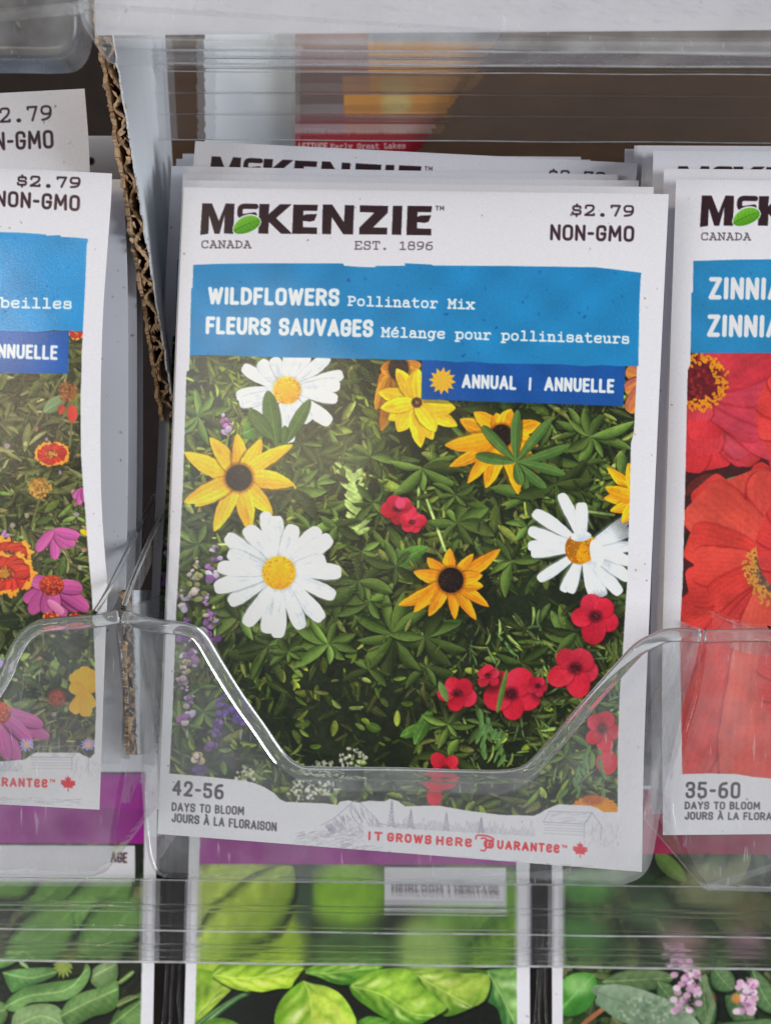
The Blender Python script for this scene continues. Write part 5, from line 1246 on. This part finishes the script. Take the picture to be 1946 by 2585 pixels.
def pocket(tray, rim_px, side_px, dfn, dback, rimw=17, r_in=14, bevel=True, near=False, sheet=None):
    """one pocket: flat front sheet, rounded side and bottom walls going back, rolled rim. rim runs left to right, side runs on from the rim's end down and around back to its start"""
    rim = smooth_path(rim_px, 7) if rim_px else None; side = smooth_path(side_px, 9)
    ins = inset(side, r_in)
    if rim is not None: w = np.clip(np.minimum(np.arange(len(side)), np.arange(len(side))[::-1]) / 6.0, 0, 1)[:, None]; ins = side * (1 - w) + ins * w
    fr = np.concatenate([rim[:-1], ins[:-1]]) if rim is not None else ins
    mb = MB(); mb.add(P(fr[:, 0], fr[:, 1], dfn(fr[:, 0], fr[:, 1])), [list(range(len(fr)))])
    mb.build('front_panel', sheet or M_SHEET, tray)
    rows = []
    d0 = dfn(ins[:, 0], ins[:, 1]); rr = r_in * d0 / F
    for th in np.linspace(0, math.pi / 2, 6):
        k = ins + (side - ins) * math.sin(th); rows.append(P(k[:, 0], k[:, 1], d0 + rr * (1 - math.cos(th))))
    ds = d0 + rr
    for f in np.linspace(.15, 1, 6):
        d2 = ds + (dback - ds) * f; u = CU + (side[:, 0] - CU) * ds / d2; v = CV + (side[:, 1] - CV) * ds / d2
        rows.append(P(u, v, d2))
    mb = MB(); mb.grid(np.stack(rows)); mb.build('side_wall', M_WALL if sheet is None else M_WALL_NEAR, tray, smooth=True)
    if rim is not None:
        c = inset(rim, rimw); mb = MB()
        mb.tube(P(c[:, 0], c[:, 1], dfn(c[:, 0], c[:, 1]) - .0003), rimw * dfn(c[:, 0], c[:, 1]) / F, n=14, flat=.55, side=VIEW)
        mb.build('rolled_rim', M_RIM, tray, smooth=True)
        e = inset(rim, 1.5); mb = MB()
        mb.tube(P(e[:, 0], e[:, 1], dfn(e[:, 0], e[:, 1]) + .0004), 3.2 * dfn(e[:, 0], e[:, 1]) / F, n=8, side=VIEW)
        mb.build('trimmed_edge', M_RIM, tray, smooth=True)
        # flat turned-down lip and an added inner bevel, tilted to mirror the low lamp
        low = np.clip((rim[:, 0] - 745) / 120, 0, 1) * np.clip((1370 - rim[:, 0]) / 120, 0, 1); wide = 31 + 27 * low * low * (3 - 2 * low)      # the lip is broader along the bottom of the notch
        bw = 4.2 * np.clip((rim[:, 0] - rim[0, 0] - 150) / 120, 0.02, 1); q = [(inset(rim, r), np.asarray(o)) for r, o in ((2, 0 * wide), (wide, 0 * wide), (wide + bw, .43 * bw * .163 / F))]
        s = [P(k[:, 0], k[:, 1], dfn(k[:, 0], k[:, 1]) - .0010 + o) for k, o in q]
        mb = MB(); mb.grid(np.stack(s[:2])); mb.build('rim_lip', M_LIP, tray, smooth=True)
        mb = MB(); mb.grid(np.stack(s[1:])); mb.build('rim_streak_bevel', M_BEVEL, tray, smooth=True)

def wall_flange(tray, pts, drop_to):
    """side wall between two pockets: a rim that climbs toward the back and the sheet below it. pts (u, v, d)"""
    p = smooth_path([(a, b, c * 2000) for a, b, c in pts], 8); d = p[:, 2] / 2000
    top = P(p[:, 0], p[:, 1], d); mb = MB(); mb.tube(top, 7 * d / F, n=10, side=VIEW); mb.build('wall_rim', M_RIM, tray, smooth=True)
    low = P(p[:, 0], p[:, 1] + 70, d)
    rows = [top * (1 - f) + low * f for f in np.linspace(0.0, 1, 8)]
    mb = MB(); mb.grid(np.stack(rows)); mb.build('side_wall', M_WALL, tray, smooth=True)

def rail(tray, u0, u1, v0, v1, d, slope, ribs, lines=(), darks=(), thick=.0016, wob=.00009, seed=1, mt=None):
    r = np.random.default_rng(seed)
    v = np.arange(v0, v1 + .1, 2.5); off = np.zeros(len(v))
    for k in range(4): off += wob * r.uniform(.3, 1) * np.sin(v * r.uniform(.025, .07) + r.uniform(0, 6))
    for c, w, h in ribs: off += h * np.exp(-((v - c) / w) ** 2)
    us = np.linspace(u0, u1, 60)
    fr = []; bk = []
    for u in us:
        vv = v + slope * (u - CU); o = off * (1 + .25 * np.sin(u * .011 + v * .02))
        fr.append(P(u, vv, d - o)); bk.append(P(u, vv, d + thick - .4 * off[::-1]))
    fr, bk = np.stack(fr, 1), np.stack(bk, 1)       # (v, u, 3)
    n, m = fr.shape[:2]; co = np.concatenate([fr.reshape(-1, 3), bk.reshape(-1, 3)]); q = box_faces(n, m)
    ring = list(range(m)) + [i * m + m - 1 for i in range(1, n)] + [(n - 1) * m + j for j in range(m - 2, -1, -1)] + [i * m for i in range(n - 2, 0, -1)]
    k = n * m; f = q.tolist() + (q[:, ::-1] + k).tolist() + [[ring[i], ring[i] + k, ring[(i + 1) % len(ring)] + k, ring[(i + 1) % len(ring)]] for i in range(len(ring))]
    mb = MB(); mb.add(co, f); mb.build('ribbed_rail', mt or M_RAIL, tray, smooth=True)
    for c, w in darks:
        q = np.linspace(u0, u1, 40); vv = c + slope * (q - CU); mb = MB(); mb.tube(P(q, vv, d - .0012), w * d / F, n=8, side=VIEW); mb.build('moulded_groove', M_RIM, tray, smooth=True)
    for c, w in lines:
        q = np.linspace(u0, u1, 40); w = w * d / F; vv = c + slope * (q - CU) + .8 * np.sin(q * .013 + c)
        mb = MB(); mb.tube(P(q, vv, d - .0012), w, n=8, side=VIEW); mb.build('moulded_bead', M_LINE, tray, smooth=True)

tray = thing('display_tray', 'clear plastic display tray with notched pocket fronts holding the front packets', 'display tray', P(CU, 2236, .17), RX.tolist())
dm = plane_depth((330, 1550, .1630), (1760, 1590, .1580), (1000, 2220, .1665))
RIM_MAIN = [(315, 1540), (352, 1553), (400, 1565), (443, 1569), (490, 1580), (522, 1605), (566, 1677), (616, 1756), (670, 1832), (717, 1900), (753, 1929), (796, 1937), (1000, 1939), (1158, 1944), (1297, 1942), (1357, 1903), (1467, 1776), (1575, 1653), (1610, 1620), (1640, 1604), (1674, 1590), (1720, 1586), (1769, 1590)]
SIDE_MAIN = [(1769, 1590), (1757, 1660), (1730, 1760), (1700, 1890), (1670, 2030), (1650, 2150), (1632, 2200), (1590, 2229), (1500, 2237), (1000, 2235), (700, 2226), (469, 2219), (405, 2212), (380, 2180), (366, 2102), (350, 1868), (331, 1700), (315, 1540)]
pocket(tray, RIM_MAIN, SIDE_MAIN, dm, .205)
dl = plane_depth((-900, 1550, .1600), (300, 1550, .1630), (-300, 2210, .1650))
RIM_L = [(-860, 1560), (-700, 1600), (-560, 1930), (-120, 1935), (-60, 1800), (0, 1697), (20, 1647), (50, 1597), (84, 1572), (117, 1562), (234, 1552), (298, 1540)]
SIDE_L = [(298, 1540), (318, 1700), (330, 1880), (312, 1990), (296, 2085), (279, 2185), (247, 2209), (200, 2213), (0, 2210), (-400, 2205), (-780, 2190), (-830, 2100), (-850, 1800), (-860, 1560)]
pocket(tray, RIM_L, SIDE_L, dl, .205)
dr = plane_depth((1790, 1590, .1590), (3000, 1590, .1640), (2300, 2250, .1660))
RIM_R = [(1778, 1590), (1850, 1588), (1960, 1590), (2030, 1620), (2190, 1900), (2260, 1940), (2700, 1945), (2800, 1700), (2900, 1590), (2990, 1590)]
SIDE_R = [(2990, 1590), (2960, 2100), (2900, 2240), (2300, 2256), (1830, 2250), (1775, 2238), (1742, 2194), (1706, 2110), (1692, 2010), (1716, 1880), (1752, 1750), (1778, 1590)]
pocket(tray, RIM_R, SIDE_R, dr, .205)
wall_flange(tray, [(236, 1551, .163), (262, 1510, .168), (317, 1403, .178), (352, 1325, .188), (389, 1253, .203)], (318, 1950))
wall_flange(tray, [(311, 1537, .163), (330, 1480, .168), (375, 1370, .180), (429, 1254, .203)], (345, 1950))
wall_flange(tray, [(1944, 1588, .160), (1870, 1575, .166), (1800, 1545, .175), (1740, 1500, .186), (1648, 1420, .203)], (1760, 1950))
rail(tray, -620, 2500, 2226, 2440, .2360, .012, [(2293, 5, .0003), (2394, 5, .0003), (2330, 40, .0004)], ((2357, 2.2), (2437, 3.0), (2230, 1.2)), ((2294, 4), (2308, 2.5), (2345, 2), (2394, 4), (2408, 3), (2425, 2)))

upper = thing('display_tray', 'clear plastic display tray above, blurred pocket bottoms along the upper edge', 'display tray', P(CU, 120, .14), RX.tolist())
du = plane_depth((0, 0, .1330), (1900, 0, .1330), (900, 120, .1345))
SIDE_U1 = [(2600, -700), (2600, 60), (2560, 122), (1900, 130), (900, 126), (500, 124), (277, 121), (240, 101), (214, 68), (202, 33), (196, -60), (180, -700)]
pocket(upper, None, SIDE_U1, du, .1405, r_in=26, sheet=M_SHEET_NEAR)
SIDE_U0 = [(176, -700), (190, -60), (197, 0), (204, 50), (198, 100), (172, 138), (120, 148), (0, 147), (-400, 146), (-900, 140), (-960, 60), (-960, -700)]
pocket(upper, None, SIDE_U0, du, .1405, r_in=30, sheet=M_SHEET_NEAR)
rail(upper, 330, 2500, 100, 356, .2080, .006, [(150, 5, .0003), (176, 5, .0003), (235, 30, .0003)], ((162, 2.4), (182, 1.6), (354, 1.5), (128, 3)), ((146, 4), (172, 3), (236, 2.5), (290, 2)), seed=5, mt=M_RAIL_UP)

lower = thing('display_tray', 'clear plastic display tray of the lower row, upright walls between the herb packets', 'display tray', P(CU, 2700, .26), RX.tolist())
for (u0, u1) in ((398, 470), (1342, 1390)):
    for k, f in enumerate((.25, .5, .8)):
        u = u0 + (u1 - u0) * f; us = np.array([u + 5 * math.sin(j * 1.3 + k) for j in range(12)]); vs = np.linspace(2000, 2800, 12)
        a = P(us, vs, .2490); b = P(CU + (us - CU) * .249 / .285, CV + (vs - CV) * .249 / .285, .285)
        mb = MB(); mb.grid(np.stack([a, a * .5 + b * .5, b])); mb.build('side_wall', M_WALL, lower, smooth=True)
        mb = MB(); mb.tube(a, .00035, n=8, side=VIEW); mb.build('wall_rim', M_RIM, lower, smooth=True)

# ------------------------------------------------------------------ cardboard
def scl(c, k): return tuple(min(255, x * k) for x in c)
M_WHITE = plain_mat('white_card', (228, 232, 238), .6, .03, 120, .25, (1, 1, .3))
M_KRAFT = plain_mat('kraft_card', (150, 122, 96), .85, .16, 500, .5, (1, 1, .15))
M_KEDGE = plain_mat('torn_kraft_edge', (200, 168, 134), .9, .3, 700, .9)
M_BROWN = plain_mat('brown_card', (88, 66, 50), .85, .16, 350, .5, (.3, 1, 1))
M_GREY = plain_mat('greyish_brown_card', (126, 108, 96), .8, .1, 300, .4)
M_DARK = plain_mat('dark_board', (46, 36, 32), .8, .15, 200, .3)

def corrugated(name, label, F1, F2, B1, B2, th, nfl, cat='cardboard'):
    F1, F2, B1, B2 = (P(*x) for x in (F1, F2, B1, B2)); L = np.linalg.norm(F2 - F1)
    root = thing(name, label, cat, F2, RX.tolist())
    nl = rig((-1, 0, 0)) - BASE
    def line(t, b): t = t[:, None]; return (F1 * (1 - t) + F2 * t) * (1 - b) + (B1 * (1 - t) + B2 * t) * b
    bk = (B1 - F1) / np.linalg.norm(B1 - F1)
    r = np.random.default_rng(11)
    def liner(nm, off, thk, m, n=260, rough=.0006):
        t = np.linspace(0, 1, n); j = (np.convolve(r.standard_normal(n + 6), np.ones(4) / 4, 'same')[3:-3] * rough)[:, None] * bk
        w = (np.convolve(r.standard_normal(n + 8), np.ones(5) / 5, 'same')[4:-4] * thk * .3)[:, None] * nl
        rows = []
        for b in (0, .02, .2, .4, .6, .8, 1.0): rows.append(line(t, b) + nl * off + (j + w if b == 0 else 0))
        back = [x + nl * thk for x in rows[::-1]]
        g = np.stack(rows + back + [rows[0]]); mb = MB(); mb.grid(g)
        mb.build(nm, m, root, smooth=False)
    liner('white_liner', 0, .00030, M_WHITE)
    liner('brown_liner', th, .0006, M_KEDGE, rough=.0014)
    n = nfl * 14; t = np.linspace(0, 1, n); am = th * (.5 + .05 * r.standard_normal(n))
    ph = t * nfl * 2 * math.pi + .9 * np.sin(t * 19) + .5 * np.sin(t * 47)
    k = .00013 + .00010 * np.clip(np.abs(r.standard_normal(n)), 0, 2); o = .0003 + k + (th - .0003 - 2 * k) * (.5 + .5 * np.sin(ph)); dn = np.gradient(o, L / n); tang = (F2 - F1) / L
    nv = (nl[None] - dn[:, None] * tang[None]) / np.sqrt(1 + dn ** 2)[:, None]
    jf = (np.convolve(r.standard_normal(n + 4), np.ones(5) / 2.2, 'same')[2:-2] * .0005 + .0005)[:, None] * bk
    a = line(t, 0) + nl * o[:, None] + jf; b = line(t, .3) + nl * (.0003 + (o - .0003) * .8 + .0001)[:, None]
    g = np.stack([a + nv * k[:, None], a - nv * k[:, None], b - nv * k[:, None], b + nv * k[:, None], a + nv * k[:, None]]); mb = MB(); mb.grid(g)
    mb.build('fluted_core', M_KEDGE, root, smooth=False)
    mb = MB()                                                     # torn shreds of paper along the edge
    for _ in range(nfl * 8):
        t0 = np.array([r.uniform(0, .97)]); p0 = line(t0, 0)[0] + nl * r.uniform(.0002, th + .0003) + bk * r.uniform(-.0004, .0010)
        e = tang * r.uniform(.0003, .0013) + nl * r.uniform(-.0007, .0007) + bk * r.uniform(-.0004, .0006); w = nl * r.uniform(.0001, .0004) + bk * r.uniform(-.0003, .0003) + tang * r.uniform(-.0003, .0003)
        q1 = p0 + e * .5 - bk * r.uniform(0, .0004); q2 = p0 + e
        mb.add([p0 - w, p0 + w, q1 + w * 1.3, q1 - w * .8, q2 + w * .3, q2 - w * .2], [[0, 1, 2, 3], [3, 2, 4, 5]])
    mb.build('torn_shreds', M_KEDGE, root, smooth=False)
    return root

corrugated('corrugated_divider', 'tall corrugated cardboard divider, torn fluted edge and white side, left of the middle packets',
           (266, -40, .169), (445, 1060, .190), (408, -60, .224), (474, 1060, .232), .0023, 13)
corrugated('corrugated_divider', 'short corrugated cardboard piece seen through the plastic between the left and middle pockets',
           (338, 1490, .1775), (350, 1905, .1800), (424, 1490, .215), (420, 1905, .218), .0016, 5)

def slab(name, label, cat, px, d, m, thick=.0012, slope=0.0):
    px = np.asarray(px, float); dv = d + slope * (px[:, 1] - 300)
    root_c = P(px[:, 0].mean(), px[:, 1].max(), d)
    a = P(px[:, 0], px[:, 1], dv); b = a + VIEW * thick
    mb = MB(); mb.prism(a, b)
    o = mb.build(name, m)
    # origin at the base
    M = Matrix.Translation(Vector(root_c)); o.data.transform(M.inverted()); o.matrix_world = M
    tag(o, label, cat); return o

def ragged(p, q, step=12, amp=4, seed=0, wave=True):
    r = np.random.default_rng(seed); p = np.array(p, float); q = np.array(q, float); n = max(2, int(np.linalg.norm(q - p) / step)); t = np.linspace(0, 1, n * 2 + 1)[:, None]
    nn = np.array([-(q - p)[1], (q - p)[0]]) / np.linalg.norm(q - p)
    return (p * (1 - t) + q * t + nn * ((amp * .5 * np.sin(np.arange(n * 2 + 1) * 1.57) + r.standard_normal(n * 2 + 1) * amp * .3)[:, None])).tolist()

slab('cardboard_sheet', 'plain brown cardboard sheet behind the white flap, upper left', 'cardboard', [(380, -200), (2500, -200), (2500, 900), (380, 900)], .2500, M_BROWN)
slab('cardboard_flap', 'white cardboard flap standing behind the middle packets', 'cardboard', ragged((750, 700), (750, 40), 14, 4, 3) + ragged((515, 40), (521, 700), 14, 4, 4), .2420, M_WHITE)
slab('torn_cardboard', 'brown cardboard with a diagonal torn edge behind the middle packets, upper right', 'cardboard', [(2300, 700), (2300, 40)] + ragged((1292, 40), (1200, 180), 8, 5, 7) + ragged((1200, 180), (1000, 460), 8, 6, 6) + [(1000, 700)], .2330, M_BROWN)
slab('back_board', 'dark board closing the rack behind all packets', 'board', [(-1600, -1200), (3600, -1200), (3600, 3600), (-1600, 3600)], .31, M_DARK, .003)

# the lettuce packet standing behind, seen through the ribbed rail
A = Art(700, -20, 1400, 760, .6, (150, 150, 154))
A.poly([(700, 105), (1400, 105), (1400, 180), (700, 180)], (206, 150, 90)); A.poly([(700, -20), (930, -20), (930, 200), (700, 200)], (150, 120, 116))
A.poly([(700, 180), (1400, 180), (1400, 236), (700, 236)], (74, 66, 64)); A.poly([(700, 232), (880, 232), (880, 262), (700, 262)], (96, 70, 60))
A.poly([(868, 238), (1400, 238), (1400, 286), (868, 286)], (224, 148, 62)); A.blob((1000, 262), 40, 26, (240, 190, 120), soft=.4)
A.poly([(700, 286), (1400, 286), (1400, 312), (700, 312)], (118, 26, 40)); A.poly([(700, 312), (1400, 312), (1400, 334), (700, 334)], (176, 160, 166))
A.L[:] = 2; 
A.poly([(700, 334), (1400, 338), (1400, 470), (700, 466)], (168, 28, 44), 1)
text(A, 'LETTUCE', (753, 376), (826, 376), 17, 3.6, (216, 196, 196), 'sans', 7)
text(A, 'Early Great Lakes', (834, 376), (1024, 374), 14, 2.6, (216, 190, 190), 'type', 7)
A.grain(.02)
make_packet('lettuce seed packet with a red title band, behind the middle stack', None, [(745, 60), (745, 300), (745, 720)], [(1370, 60), (1370, 300), (1370, 720)], lambda s, t: .2380 + 0 * s, A)
